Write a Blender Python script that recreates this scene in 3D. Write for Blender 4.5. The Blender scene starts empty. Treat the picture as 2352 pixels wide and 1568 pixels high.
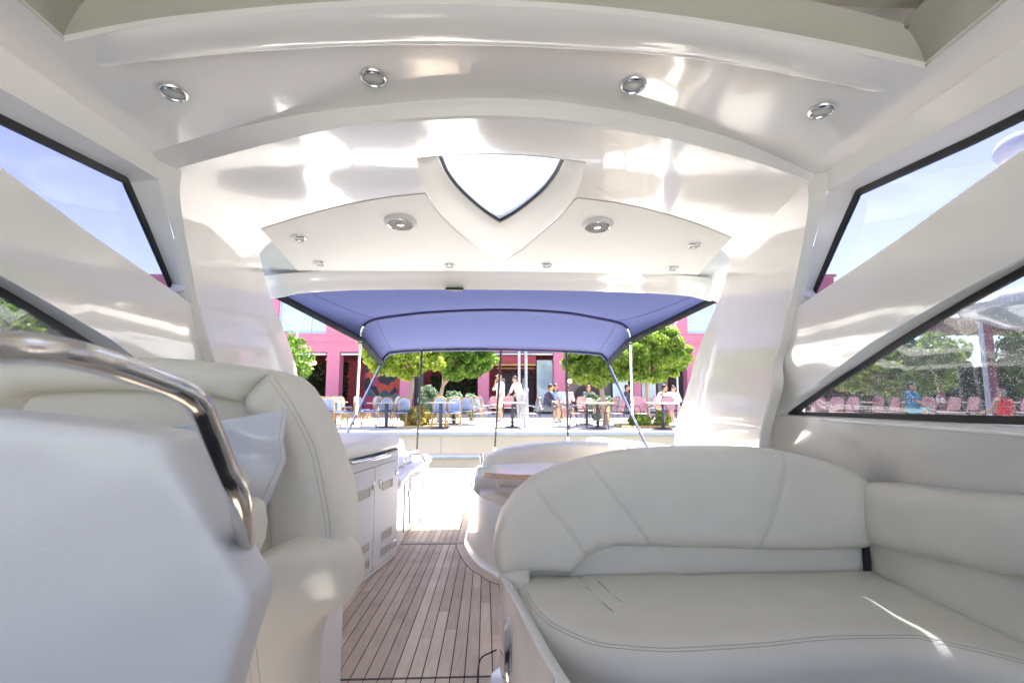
import bpy, bmesh, math, random
import numpy as np
from mathutils import Vector, Matrix
from mathutils.geometry import delaunay_2d_cdt
random.seed(7)
sc = bpy.context.scene
COL = sc.collection
PI = math.pi
# ------------------------------------------------------------------ camera model
F_ = 1110.0; PITCH = math.atan(121/F_); YAW = math.radians(2.25); CX = -0.04
def wray(p):
    u = (p[0]-1176)/F_; v = -(p[1]-784)/F_
    return Vector((u, math.cos(PITCH)-v*math.sin(PITCH), math.sin(PITCH)+v*math.cos(PITCH)))
def ray(p):
    d = wray(p); c, s = math.cos(-YAW), math.sin(-YAW)
    return Vector((c*d.x-s*d.y, s*d.x+c*d.y, d.z))
def B2W(p):
    x = p[0]-CX; c, s = math.cos(YAW), math.sin(YAW)
    return Vector((c*x-s*p[1], s*x+c*p[1], p[2]))
def AX(p, X): d = ray(p); t = (X-CX)/d.x; return Vector((X, t*d.y, t*d.z))
def AY(p, Y): d = ray(p); t = Y/d.y; return Vector((CX+t*d.x, Y, t*d.z))
def AZ(p, Z): d = ray(p); t = Z/d.z; return Vector((CX+t*d.x, t*d.y, Z))
def HIT(p, Fn, t0=.15, t1=14, n=400):
    d = ray(p); f = lambda t: Fn(CX+t*d.x, t*d.y, t*d.z)
    a = t0; fa = f(a)
    for i in range(1, n+1):
        b = t0+(t1-t0)*i/n; fb = f(b)
        if fa*fb <= 0:
            for _ in range(40):
                m = (a+b)/2; fm = f(m)
                if fa*fm <= 0: b = m
                else: a, fa = m, fm
            return Vector((CX+a*d.x, a*d.y, a*d.z))
        a, fa = b, fb
    t = 3.0; return Vector((CX+t*d.x, t*d.y, t*d.z))
def WY(p, Y): d = wray(p); t = Y/d.y; return Vector((t*d.x, Y, t*d.z))
def WZ(p, Z): d = wray(p); t = Z/d.z; return Vector((t*d.x, t*d.y, Z))
GZ = -1.0     # quay level, camera at the origin
# ------------------------------------------------------------------ object helpers
def tag(o, label=None, cat=None, group=None, kind=None):
    if label: o['label'] = label
    if cat: o['category'] = cat
    if group: o['group'] = group
    if kind: o['kind'] = kind
    return o
def thing(name, label, cat, loc=(0,0,0), group=None, boat=False, rz=0):
    o = bpy.data.objects.new(name, None); COL.objects.link(o)
    o.empty_display_size = .1
    o.location = B2W(loc) if boat else Vector(loc); o.rotation_euler = (0, 0, rz)
    return tag(o, label, cat, group)
def rootof(o):
    while o.parent: o = o.parent
    return o
class MB:
    def __init__(s): s.v = []; s.f = []
    def add(s, vs, fs):
        n = len(s.v); s.v += [Vector(v) for v in vs]; s.f += [[i+n for i in f] for f in fs]; return s
    def box(s, a, b, M=None):
        x0, y0, z0 = a; x1, y1, z1 = b
        vs = [Vector(v) for v in ((x0,y0,z0),(x1,y0,z0),(x1,y1,z0),(x0,y1,z0),(x0,y0,z1),(x1,y0,z1),(x1,y1,z1),(x0,y1,z1))]
        if M: vs = [M @ v for v in vs]
        return s.add(vs, [(0,3,2,1),(4,5,6,7),(0,1,5,4),(1,2,6,5),(2,3,7,6),(3,0,4,7)])
    def tube(s, pts, r, n=10, closed=False, caps=True, flat=1.0):
        pts = [Vector(p) for p in pts]; m = len(pts); rs = r if isinstance(r, (list, tuple)) else [r]*m
        T = []
        for i in range(m):
            a = pts[i-1] if (i or closed) else pts[i]; b = pts[(i+1) % m] if (i < m-1 or closed) else pts[i]
            t = (b-a); T.append(t.normalized() if t.length > 1e-9 else Vector((0,0,1)))
        up = Vector((0,0,1)) if abs(T[0].z) < .9 else Vector((1,0,0))
        N = (up - T[0]*up.dot(T[0])).normalized(); vs = []; fs = []
        for i in range(m):
            N = (N - T[i]*N.dot(T[i])); N = N.normalized() if N.length > 1e-6 else Vector((1,0,0)); Bn = T[i].cross(N)
            for k in range(n):
                a = 2*PI*k/n; vs.append(pts[i]+(N*math.cos(a)*flat+Bn*math.sin(a))*rs[i])
        q = m if closed else m-1
        for i in range(q):
            for k in range(n):
                j = (i+1) % m; fs.append((i*n+k, i*n+(k+1) % n, j*n+(k+1) % n, j*n+k))
        if caps and not closed: fs.append(tuple(range(n))[::-1]); fs.append(tuple((m-1)*n+k for k in range(n)))
        return s.add(vs, fs)
    def lathe(s, prof, M=None, n=20, ring=False):
        vs = []; fs = []
        for (r, z) in prof:
            for k in range(n):
                a = 2*PI*k/n; v = Vector((r*math.cos(a), r*math.sin(a), z)); vs.append(M @ v if M else v)
        for i in range(len(prof)-1):
            for k in range(n): fs.append((i*n+k, i*n+(k+1) % n, (i+1)*n+(k+1) % n, (i+1)*n+k))
        if ring: fs += [((len(prof)-1)*n+k, (len(prof)-1)*n+(k+1) % n, (k+1) % n, k) for k in range(n)]
        else: fs.append(tuple(range(n))[::-1]); fs.append(tuple((len(prof)-1)*n+k for k in range(n)))
        return s.add(vs, fs)
    def ball(s, c, r, n=10, M=None):
        r = (r, r, r) if not isinstance(r, (tuple, list)) else r; c = Vector(c); vs = []; fs = []
        m = n
        for i in range(m+1):
            th = PI*i/m
            for k in range(2*n):
                a = PI*k/n; v = Vector((r[0]*math.sin(th)*math.cos(a), r[1]*math.sin(th)*math.sin(a), r[2]*math.cos(th)))
                vs.append(c+(M @ v if M else v))
        for i in range(m):
            for k in range(2*n): fs.append((i*2*n+k, i*2*n+(k+1) % (2*n), (i+1)*2*n+(k+1) % (2*n), (i+1)*2*n+k))
        return s.add(vs, fs)
    def strip(s, A, Bq):     # ruled surface between two polylines
        n = len(A); return s.add(list(A)+list(Bq), [(i, i+1, n+i+1, n+i) for i in range(n-1)])
    def grid(s, rows):
        n = len(rows[0]); vs = [p for r in rows for p in r]
        return s.add(vs, [(j*n+i, j*n+i+1, (j+1)*n+i+1, (j+1)*n+i) for j in range(len(rows)-1) for i in range(n-1)])
    def build(s, name, m, parent=None, boat=False, smooth=True, bevel=0, solid=0, face=None, sharp=35, segs=2):
        vs = [B2W(v) for v in s.v] if boat else s.v
        if parent is not None:
            r = rootof(parent); o0 = r.location
            if r.rotation_euler.z == 0 : vs = [v-o0 for v in vs] if boat or s.__dict__.get('world') else vs
        me = bpy.data.meshes.new(name); me.from_pydata([tuple(v) for v in vs], [], s.f); me.update()
        bm = bmesh.new(); bm.from_mesh(me); bmesh.ops.remove_doubles(bm, verts=bm.verts, dist=1e-5)
        if face is None: bmesh.ops.recalc_face_normals(bm, faces=bm.faces)
        else:
            bmesh.ops.recalc_face_normals(bm, faces=bm.faces)
            ref = (B2W(face) if boat else Vector(face))-(rootof(parent).location if parent else Vector((0,0,0)))
            t = sum((f.normal.dot(ref-f.calc_center_median())*f.calc_area() for f in bm.faces))
            if t < 0: bmesh.ops.reverse_faces(bm, faces=bm.faces)
        bm.to_mesh(me); bm.free()
        if smooth:
            me.shade_smooth()
            if sharp:
                try: me.set_sharp_from_angle(angle=math.radians(sharp))
                except Exception: pass
        o = bpy.data.objects.new(name, me); COL.objects.link(o)
        if parent is not None: o.parent = parent
        if m is not None: me.materials.append(m)
        if solid:
            q = o.modifiers.new('s', 'SOLIDIFY'); q.thickness = solid; q.offset = -1
            if smooth: es = o.modifiers.new('e', 'EDGE_SPLIT'); es.split_angle = math.radians(40)
        if bevel:
            q = o.modifiers.new('b', 'BEVEL'); q.width = bevel; q.segments = segs; q.limit_method = 'ANGLE'; q.angle_limit = math.radians(40)
        return o
def W(): m = MB(); m.world = True; return m
def dup(root, loc, rz, label=None, group=None):
    r = root.copy(); COL.objects.link(r); r.location = loc; r.rotation_euler = (0, 0, rz)
    if label: r['label'] = label
    if group: r['group'] = group
    for ch in list(root.children):
        c = ch.copy(); COL.objects.link(c); c.parent = r
        for g in ch.children:
            d = g.copy(); COL.objects.link(d); d.parent = c
    return r
def catmull(pts, n):
    P = [Vector(p) for p in pts]; P = [P[0]*2-P[1]]+P+[P[-1]*2-P[-2]]; out = []
    m = len(P)-3
    for i in range(n):
        t = i/(n-1)*m; k = min(int(t), m-1); t -= k; a, b, c, d = P[k:k+4]
        out.append(.5*((2*b)+(c-a)*t+(2*a-5*b+4*c-d)*t*t+(3*b-a-3*c+d)*t**3))
    return out
def closedcat(pts, per=6):
    P = [Vector(p) for p in pts]; n = len(P); out = []
    for k in range(n):
        a, b, c, d = P[k-1], P[k], P[(k+1) % n], P[(k+2) % n]
        for i in range(per):
            t = i/per; out.append(.5*((2*b)+(c-a)*t+(2*a-5*b+4*c-d)*t*t+(3*b-a-3*c+d)*t**3))
    return out
def resample(poly, step):
    out = []; n = len(poly)
    for i in range(n):
        a = Vector(poly[i]); b = Vector(poly[(i+1) % n]); k = max(1, int((b-a).length/step))
        for j in range(k): out.append(a+(b-a)*j/k)
    return out
def inside(P, poly):
    x, y = P[:,0], P[:,1]; r = np.zeros(len(P), bool); n = len(poly)
    for i in range(n):
        x0, y0 = poly[i]; x1, y1 = poly[(i+1) % n]
        if y0 == y1: continue
        c = ((y0 > y) != (y1 > y)) & (x < (x1-x0)*(y-y0)/(y1-y0)+x0); r ^= c
    return r
def pdist(P, poly):
    A = np.array(poly); Bq = np.roll(A, -1, 0); d = np.full(len(P), 1e9)
    for a, b in zip(A, Bq):
        ab = b-a; L = ab@ab
        if L < 1e-14: continue
        t = np.clip(((P-a)@ab)/L, 0, 1); q = a+t[:,None]*ab; d = np.minimum(d, np.hypot(*(P-q).T))
    return d
def cdt(outline, holes, step, extra=None):
    loops = [[(v[0], v[1]) for v in resample([Vector((p[0], p[1])) for p in outline], step)]]
    for h in holes: loops.append([(v[0], v[1]) for v in resample([Vector((p[0], p[1])) for p in h], step)])
    pts = []; ed = []
    for L in loops:
        n0 = len(pts); pts += L; ed += [(n0+i, n0+(i+1) % len(L)) for i in range(len(L))]
    A = np.array(loops[0]); mn, mx = A.min(0), A.max(0); G = []
    yy = mn[1]; j = 0
    while yy < mx[1]:
        xx = mn[0]+(j % 2)*step/2
        while xx < mx[0]: G.append((xx, yy)); xx += step
        yy += step*.87; j += 1
    if extra: G += extra
    if G:
        G = np.array(G); k = inside(G, loops[0]) & (pdist(G, loops[0]) > step*.35)
        if extra: k[-len(extra):] = inside(G[-len(extra):], loops[0])
        for L in loops[1:]: k &= ~inside(G, L) & (pdist(G, L) > step*.35)
        pts += [tuple(g) for g in G[k]]
    r = delaunay_2d_cdt([Vector(p) for p in pts], ed, [], 0, 1e-6)
    V = [(v.x, v.y) for v in r[0]]; Fs = r[2]
    C = np.array([np.mean([V[i] for i in f], axis=0) for f in Fs]); ok = inside(C, loops[0])
    for L in loops[1:]: ok &= ~inside(C, L)
    return V, [f for f, o in zip(Fs, ok) if o], loops
def sheet(name, outline, holes, fn, m, parent, step=.08, boat=True, solid=.03, face=(0,1.5,0), smooth=True):
    V, Fs, _ = cdt(outline, holes, step); b = MB(); b.world = True
    b.add([fn(x, y) for x, y in V], Fs)
    return b.build(name, m, parent, boat=boat, solid=solid, face=face, smooth=smooth, sharp=None)
class Pillow:
    """cushion: outline in (u,v), thickness T, edge radius r; fn(u,v,h) -> 3D"""
    def __init__(s, outline, fn, T, r, puff=0, step=.03, grooves=()):
        s.fn, s.T, s.r, s.puff, s.gr = fn, T, r, puff, grooves
        O = [(p[0], p[1]) for p in resample([Vector((p[0], p[1])) for p in outline], step*.6)]
        A = sum(O[i][0]*O[(i+1) % len(O)][1]-O[(i+1) % len(O)][0]*O[i][1] for i in range(len(O)))
        if A < 0: O = O[::-1]
        s.O = O; ex = []; P = np.array(O); t = np.roll(P, -1, 0)-np.roll(P, 1, 0); nrm = np.stack([-t[:,1], t[:,0]], 1); nrm /= (np.linalg.norm(nrm, axis=1)[:,None]+1e-9)
        for th in (.25, .55, .85, 1.15, 1.45):
            d = r*(1-math.cos(th)); Q = P+nrm*d; dd = pdist(Q, O); k = (dd > d*.93) & inside(Q, O)
            ex += [tuple(q) for q in Q[k][::(1 if th < .9 else 2)]]
        if grooves:
            for g in grooves:
                for i in range(len(g)-1):
                    a, b = np.array(g[i]), np.array(g[i+1]); L = np.linalg.norm(b-a); nn = np.array([-(b-a)[1], (b-a)[0]])/(L+1e-9)
                    for j in range(max(1, int(L/.02))):
                        q = a+(b-a)*j/max(1, int(L/.02))
                        for e in (-.01, 0, .01): ex.append(tuple(q+nn*e))
        s.V, s.F, _ = cdt(O, [], step, ex)
    def h(s, P):
        P = np.array(P, float).reshape(-1, 2); d = pdist(P, s.O); q = np.clip(1-d/s.r, 0, 1)
        H = s.T-s.r+s.r*np.sqrt(np.clip(1-q*q, 0, 1)); H += s.puff*(1-np.exp(-d/(s.r*1.5))); H += (.0022*np.sin(P[:,0]*13+P[:,1]*7+2*np.sin(P[:,1]*9))+.0014*np.sin(P[:,1]*31-P[:,0]*19))*np.clip(d/.08, 0, 1)
        for g in s.gr:
            gg = [tuple(x) for x in g]; dd = np.full(len(P), 9.)
            for i in range(len(gg)-1):
                a, b = np.array(gg[i]), np.array(gg[i+1]); ab = b-a; t = np.clip(((P-a)@ab)/(ab@ab+1e-12), 0, 1); dd = np.minimum(dd, np.hypot(*(P-(a+t[:,None]*ab)).T))
            H -= .006*np.exp(-(dd/.009)**2)
        return H
    def build(s, name, m, parent, **k):
        H = s.h(s.V); b = MB(); b.world = True
        b.add([s.fn(x, y, h) for (x, y), h in zip(s.V, H)], s.F)
        n = len(s.O); h0 = s.T-s.r; rows = [[s.fn(x, y, h) for x, y in s.O]+[s.fn(*s.O[0], h)] for h in (h0, h0*.5, 0)]
        b.grid(rows)
        bc = cdt(s.O, [], .25); b.add([s.fn(x, y, 0) for x, y in bc[0]], bc[1])
        return b.build(name, m, parent, boat=True, sharp=50, **k)
    def seam(s, pts, parent, m, name='stitching', off=.006, r=.0009):
        P = [Vector((p[0], p[1])) for p in catmull([Vector((p[0], p[1], 0)) for p in pts], max(8, len(pts)*6))]
        b = MB(); b.world = True
        for sg in (-1, 1):
            Q = []
            for i, p in enumerate(P):
                t = (P[min(i+1, len(P)-1)]-P[max(i-1, 0)]).normalized(); Q.append((p.x-t.y*off*sg, p.y+t.x*off*sg))
            H = s.h(Q); b.tube([s.fn(x, y, h+.0004) for (x, y), h in zip(Q, H)], r, n=5)
        return b.build(name, m, parent, boat=True)
# ------------------------------------------------------------------ materials
def mat(name, col, rough=.5, metal=0, noise=0, nscale=8, bump=0, bscale=200, coat=0, spec=None, trans=0, emit=None, nmix=None, ior=None, bdist=.02, sheen=0):
    m = bpy.data.materials.new(name); m.use_nodes = True; nt = m.node_tree; p = nt.nodes['Principled BSDF']
    p.inputs['Base Color'].default_value = (*col, 1); p.inputs['Roughness'].default_value = rough; p.inputs['Metallic'].default_value = metal
    if coat: p.inputs['Coat Weight'].default_value = coat; p.inputs['Coat Roughness'].default_value = .04
    if spec is not None: p.inputs['Specular IOR Level'].default_value = spec
    if ior: p.inputs['IOR'].default_value = ior
    if sheen: p.inputs['Sheen Weight'].default_value = sheen
    if emit: p.inputs['Emission Color'].default_value = (*emit[0], 1); p.inputs['Emission Strength'].default_value = emit[1]
    tc = nt.nodes.new('ShaderNodeTexCoord')
    if noise or nmix:
        n = nt.nodes.new('ShaderNodeTexNoise'); n.inputs['Scale'].default_value = nscale; n.inputs['Detail'].default_value = 5
        nt.links.new(tc.outputs['Object'], n.inputs['Vector'])
        r = nt.nodes.new('ShaderNodeValToRGB'); r.color_ramp.elements[0].position = .3; r.color_ramp.elements[1].position = .7
        c2 = nmix or tuple(min(1, c*(1+noise)) for c in col); c1 = col if nmix else tuple(c*(1-noise) for c in col)
        r.color_ramp.elements[0].color = (*c1, 1); r.color_ramp.elements[1].color = (*c2, 1)
        nt.links.new(n.outputs['Fac'], r.inputs['Fac']); nt.links.new(r.outputs['Color'], p.inputs['Base Color'])
    if bump:
        n = nt.nodes.new('ShaderNodeTexNoise'); n.inputs['Scale'].default_value = bscale; n.inputs['Detail'].default_value = 3
        nt.links.new(tc.outputs['Object'], n.inputs['Vector'])
        b = nt.nodes.new('ShaderNodeBump'); b.inputs['Strength'].default_value = bump; b.inputs['Distance'].default_value = bdist
        nt.links.new(n.outputs['Fac'], b.inputs['Height']); nt.links.new(b.outputs['Normal'], p.inputs['Normal'])
        if coat: nt.links.new(b.outputs['Normal'], p.inputs['Coat Normal'])
    return m
def stripes(name, c1, c2, scale, direction='X', rough=.6, bands=True):
    m = mat(name, c1, rough); nt = m.node_tree; p = nt.nodes['Principled BSDF']; tc = nt.nodes.new('ShaderNodeTexCoord')
    w = nt.nodes.new('ShaderNodeTexWave'); w.bands_direction = direction; w.inputs['Scale'].default_value = scale; nt.links.new(tc.outputs['Object'], w.inputs['Vector'])
    r = nt.nodes.new('ShaderNodeValToRGB'); r.color_ramp.elements[0].position = .4; r.color_ramp.elements[1].position = .6
    r.color_ramp.elements[0].color = (*c1, 1); r.color_ramp.elements[1].color = (*c2, 1)
    nt.links.new(w.outputs['Fac'], r.inputs['Fac']); nt.links.new(r.outputs['Color'], p.inputs['Base Color']); return m
def glass(name, tint=(.9,.93,.95), spots=0, refl=1.0):
    m = bpy.data.materials.new(name); m.use_nodes = True; nt = m.node_tree; nt.nodes.clear(); N = nt.nodes.new; L = nt.links.new
    out = N('ShaderNodeOutputMaterial'); tr = N('ShaderNodeBsdfTransparent'); tr.inputs[0].default_value = (*tint, 1)
    gl = N('ShaderNodeBsdfGlossy'); gl.inputs['Roughness'].default_value = .01; fr = N('ShaderNodeLayerWeight'); fr.inputs[0].default_value = .5
    pw = N('ShaderNodeMath'); pw.operation = 'POWER'; pw.inputs[1].default_value = 4; L(fr.outputs['Facing'], pw.inputs[0])
    mm = N('ShaderNodeMath'); mm.operation = 'MULTIPLY_ADD'; mm.inputs[1].default_value = .7*refl; mm.inputs[2].default_value = .04*refl; L(pw.outputs[0], mm.inputs[0])
    mx = N('ShaderNodeMixShader'); L(mm.outputs[0], mx.inputs[0]); L(tr.outputs[0], mx.inputs[1]); L(gl.outputs[0], mx.inputs[2]); last = mx
    if spots:
        tc = N('ShaderNodeTexCoord'); vo = N('ShaderNodeTexVoronoi'); vo.inputs['Scale'].default_value = 190; L(tc.outputs['Object'], vo.inputs['Vector'])
        vo2 = N('ShaderNodeTexNoise'); vo2.inputs['Scale'].default_value = 70; vo2.inputs['Detail'].default_value = 2; L(tc.outputs['Object'], vo2.inputs['Vector'])
        sp = N('ShaderNodeSeparateColor'); L(vo.outputs['Color'], sp.inputs[0])
        rad = N('ShaderNodeMath'); rad.operation = 'MULTIPLY'; rad.inputs[1].default_value = .32*spots; L(sp.outputs[0], rad.inputs[0])
        lt = N('ShaderNodeMath'); lt.operation = 'LESS_THAN'; L(vo.outputs['Distance'], lt.inputs[0]); L(rad.outputs[0], lt.inputs[1])
        m2 = N('ShaderNodeMath'); m2.operation = 'MULTIPLY'; m2.inputs[1].default_value = .42; L(lt.outputs[0], m2.inputs[0])
        ad = N('ShaderNodeMath'); ad.operation = 'ADD'; ad.inputs[1].default_value = .03; L(m2.outputs[0], ad.inputs[0])
        df = N('ShaderNodeBsdfDiffuse'); df.inputs[0].default_value = (.8,.8,.8,1); tl = N('ShaderNodeBsdfTranslucent'); tl.inputs[0].default_value = (.8,.8,.8,1)
        a = N('ShaderNodeMixShader'); L(df.outputs[0], a.inputs[1]); L(tl.outputs[0], a.inputs[2])
        m3 = N('ShaderNodeMixShader'); L(ad.outputs[0], m3.inputs[0]); L(mx.outputs[0], m3.inputs[1]); L(a.outputs[0], m3.inputs[2]); last = m3
    L(last.outputs[0], out.inputs[0]); return m
def cloth(name, col, tcol, f=.5, noise=True):
    m = bpy.data.materials.new(name); m.use_nodes = True; nt = m.node_tree; nt.nodes.clear(); N = nt.nodes.new; L = nt.links.new
    out = N('ShaderNodeOutputMaterial'); d = N('ShaderNodeBsdfDiffuse'); d.inputs[0].default_value = (*col, 1); t = N('ShaderNodeBsdfTranslucent'); t.inputs[0].default_value = (*tcol, 1)
    mx = N('ShaderNodeMixShader'); mx.inputs[0].default_value = f; L(d.outputs[0], mx.inputs[1]); L(t.outputs[0], mx.inputs[2]); L(mx.outputs[0], out.inputs[0])
    if noise:
        tc = N('ShaderNodeTexCoord'); n = N('ShaderNodeTexNoise'); n.inputs['Scale'].default_value = 3; n.inputs['Detail'].default_value = 6; L(tc.outputs['Object'], n.inputs['Vector'])
        b = N('ShaderNodeBump'); b.inputs['Strength'].default_value = .25; b.inputs['Distance'].default_value = .05; L(n.outputs['Fac'], b.inputs['Height']); L(b.outputs[0], d.inputs['Normal'])
    return m
def leafmat(name, c1, c2, sc_=2.5):
    m = bpy.data.materials.new(name); m.use_nodes = True; nt = m.node_tree; nt.nodes.clear(); N = nt.nodes.new; L = nt.links.new
    out = N('ShaderNodeOutputMaterial'); tc = N('ShaderNodeTexCoord'); n = N('ShaderNodeTexNoise'); n.inputs['Scale'].default_value = sc_; n.inputs['Detail'].default_value = 6; L(tc.outputs['Object'], n.inputs['Vector'])
    r = N('ShaderNodeValToRGB'); r.color_ramp.elements[0].position = .35; r.color_ramp.elements[1].position = .65; r.color_ramp.elements[0].color = (*c1, 1); r.color_ramp.elements[1].color = (*c2, 1); L(n.outputs['Fac'], r.inputs[0])
    d = N('ShaderNodeBsdfPrincipled'); d.inputs['Roughness'].default_value = .5; t = N('ShaderNodeBsdfTranslucent'); L(r.outputs[0], d.inputs['Base Color']); L(r.outputs[0], t.inputs[0])
    mx = N('ShaderNodeMixShader'); mx.inputs[0].default_value = .4; L(d.outputs[0], mx.inputs[1]); L(t.outputs[0], mx.inputs[2]); L(mx.outputs[0], out.inputs[0]); return m
M = {}
M['gel'] = mat('gelcoat', (.86,.84,.805), .13, noise=.015, nscale=3, coat=.9, bump=.05, bscale=2.3, bdist=.05)
M['gelw'] = mat('gelcoat_white', (.84,.83,.80), .14, noise=.015, nscale=3, coat=.5, bump=.04, bscale=2, bdist=.05)
M['satin'] = mat('satin_moulding', (.83,.82,.78), .38, noise=.02, nscale=2, bump=.05, bscale=60, bdist=.004)
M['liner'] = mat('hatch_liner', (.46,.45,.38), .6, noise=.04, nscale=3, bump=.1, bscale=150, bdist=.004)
M['panel'] = mat('ceiling_panel', (.85,.83,.79), .5, noise=.012, nscale=6, bump=.15, bscale=400, bdist=.002)
M['vinyl'] = mat('vinyl', (.74,.72,.63), .42, noise=.035, nscale=5, bump=.5, bscale=420, bdist=.003)
M['vinylc'] = mat('vinyl_cream', (.76,.72,.62), .42, noise=.035, nscale=5, bump=.5, bscale=420, bdist=.003)
M['stitch'] = mat('thread', (.42,.40,.34), .8)
M['joint'] = mat('panel_joint', (.42,.40,.36), .8)
M['gap'] = mat('gap_shade', (.03,.03,.03), .8)  # near-black for the shade between sofa sections
M['rubber'] = mat('black_rubber', (.012,.013,.015), .45, noise=.2, nscale=30)
M['chrome'] = mat('polished_steel', (.78,.77,.75), .08, metal=1, noise=.03, nscale=20)
M['steel'] = mat('satin_steel', (.62,.6,.56), .16, metal=1, noise=.05, nscale=15)
M['lens'] = mat('frosted_lens', (.6,.62,.6), .35, noise=.05, nscale=30)
M['glass'] = glass('pane_clear', (.62,.62,.70))
M['glassd'] = glass('pane_salted', (.52,.54,.58), spots=1.0)
M['sky'] = glass('skylight_pane', (.93,.96,.97), spots=.3)
M['canvas'] = cloth('canopy_canvas', (.125,.14,.235), (.20,.22,.345), .52)
M['navy'] = mat('navy_binding', (.02,.025,.09), .7, noise=.1, nscale=20)
M['hem'] = mat('weathered_hem', (.02,.022,.03), .9, noise=.3, nscale=12, spec=.1)
M['blk'] = mat('black_pole', (.02,.02,.022), .4, noise=.2, nscale=30)
M['caulk'] = mat('deck_caulking', (.018,.018,.02), .7, noise=.2, nscale=40)
M['grille'] = mat('grille_metal', (.30,.27,.21), .4, metal=.6, noise=.2, nscale=60)
M['greyin'] = mat('vent_inside', (.05,.05,.045), .8)
M['ventf'] = mat('vent_frame', (.68,.64,.52), .4)
def teak(name, c1, c2):
    m = mat(name, c1, .62); nt = m.node_tree; p = nt.nodes['Principled BSDF']; N = nt.nodes.new; L = nt.links.new
    tc = N('ShaderNodeTexCoord'); mp = N('ShaderNodeMapping'); mp.inputs['Scale'].default_value = (30, 2.2, 30); L(tc.outputs['Object'], mp.inputs[0])
    n = N('ShaderNodeTexNoise'); n.inputs['Scale'].default_value = 3; n.inputs['Detail'].default_value = 8; L(mp.outputs[0], n.inputs[0])
    n2 = N('ShaderNodeTexNoise'); n2.inputs['Scale'].default_value = 4; n2.inputs['Detail'].default_value = 4; L(tc.outputs['Object'], n2.inputs[0])
    g = N('ShaderNodeNewGeometry'); a = N('ShaderNodeMath'); a.operation = 'ADD'; L(n.outputs['Fac'], a.inputs[0])
    b = N('ShaderNodeMath'); b.operation = 'MULTIPLY_ADD'; b.inputs[1].default_value = .75; L(g.outputs['Random Per Island'], b.inputs[0]); L(n2.outputs['Fac'], b.inputs[2]); L(b.outputs[0], a.inputs[1])
    h = N('ShaderNodeMath'); h.operation = 'MULTIPLY'; h.inputs[1].default_value = .40; L(a.outputs[0], h.inputs[0])
    r = N('ShaderNodeValToRGB'); r.color_ramp.elements[0].position = .3; r.color_ramp.elements[1].position = .75; r.color_ramp.elements[0].color = (*c1, 1); r.color_ramp.elements[1].color = (*c2, 1)
    L(h.outputs[0], r.inputs[0]); L(r.outputs[0], p.inputs['Base Color'])
    bp = N('ShaderNodeBump'); bp.inputs['Strength'].default_value = .3; bp.inputs['Distance'].default_value = .003; L(n.outputs['Fac'], bp.inputs['Height']); L(bp.outputs[0], p.inputs['Normal']); return m
M['teak'] = teak('teak_deck', (.40,.31,.235), (.74,.62,.50))
M['teakt'] = teak('teak_table', (.55,.36,.24), (.70,.50,.36))

# ================================================================== THE YACHT
yacht = thing('motor_yacht', 'white motor yacht whose glossy hardtop cabin and teak deck fill the view', 'yacht', (0,4,-2.1), boat=True)
S1 = lambda x, y: 1.15-.035*x*x
S2 = lambda x, y: 1.063-.01*x*x-.085*max(0, y-2.2)
F1 = lambda x, y, z: z-S1(x, y)
F2 = lambda x, y, z: z-S2(x, y)
def arcpx(pts, F, n=41, ext=.12):
    P = [HIT(p, F) for p in pts]; P = [P[0]+(P[0]-P[1]).normalized()*ext]+P+[P[-1]+(P[-1]-P[-2]).normalized()*ext]
    return catmull(P, n)
aHatch = arcpx([(150,95),(320,62),(500,40),(750,19),(1000,10),(1300,22),(1600,55),(1900,107),(2120,155)], F1, ext=0)
aBeam = arcpx([(150,175),(300,148),(500,125),(750,108),(1000,103),(1300,112),(1600,135),(1900,190),(2110,242)], F1)
aFront = arcpx([(375,340),(520,300),(700,262),(900,238),(1100,225),(1300,236),(1500,270),(1700,325),(1870,400)], F1)
aRise = arcpx([(415,385),(600,335),(800,290),(960,271),(1120,266),(1300,276),(1500,310),(1700,362),(1855,412)], F2)
# forward ceiling (hatch opening cut out)
hx = [(-1.27,-1.3)]+[(p.x, p.y) for p in aHatch]+[(1.27,-1.3)]
outl = [(-1.62,-1.35)]+[(-1.62, aFront[0].y)]+[(p.x, p.y) for p in aFront]+[(1.62, aFront[-1].y),(1.62,-1.35)]
hxr = [(-1.27,-1.2)]+[(aHatch[0].x, aHatch[0].y-.12)]+[(p.x, p.y) for p in aHatch[1:-1]]+[(aHatch[-1].x, aHatch[-1].y-.12)]+[(1.27,-1.2)]
sheet('ceiling', outl, [hxr], lambda x, y: Vector((x, y, S1(x, y))), M['gel'], yacht, step=.09, solid=.02)
# sunroof recess and liner
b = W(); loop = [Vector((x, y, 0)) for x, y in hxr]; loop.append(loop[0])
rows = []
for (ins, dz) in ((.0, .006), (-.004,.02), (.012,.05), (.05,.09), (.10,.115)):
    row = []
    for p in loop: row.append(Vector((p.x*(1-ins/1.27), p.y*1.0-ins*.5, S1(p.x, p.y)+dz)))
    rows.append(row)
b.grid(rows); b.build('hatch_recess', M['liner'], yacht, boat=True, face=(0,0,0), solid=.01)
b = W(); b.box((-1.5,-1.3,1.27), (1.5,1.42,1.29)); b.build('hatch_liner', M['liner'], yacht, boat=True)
# crossbeam with soft edges
b = W(); rows = []
for i in range(13):
    t = i/12; bump = .028*(1-abs(2*t-1)**3)
    rows.append([a.lerp(c, t)-Vector((0,0,bump*max(0, 1-(abs(a.x)/1.27)**10)-.004*(abs(a.x)/1.27)**10)) for a, c in zip([Vector((p.x*1.0, p.y, p.z)) for p in aHatch], aBeam)])
b.grid(rows); b.build('ceiling_beam', M['gelw'], yacht, boat=True, face=(0,1.4,0), solid=.01)
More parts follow.
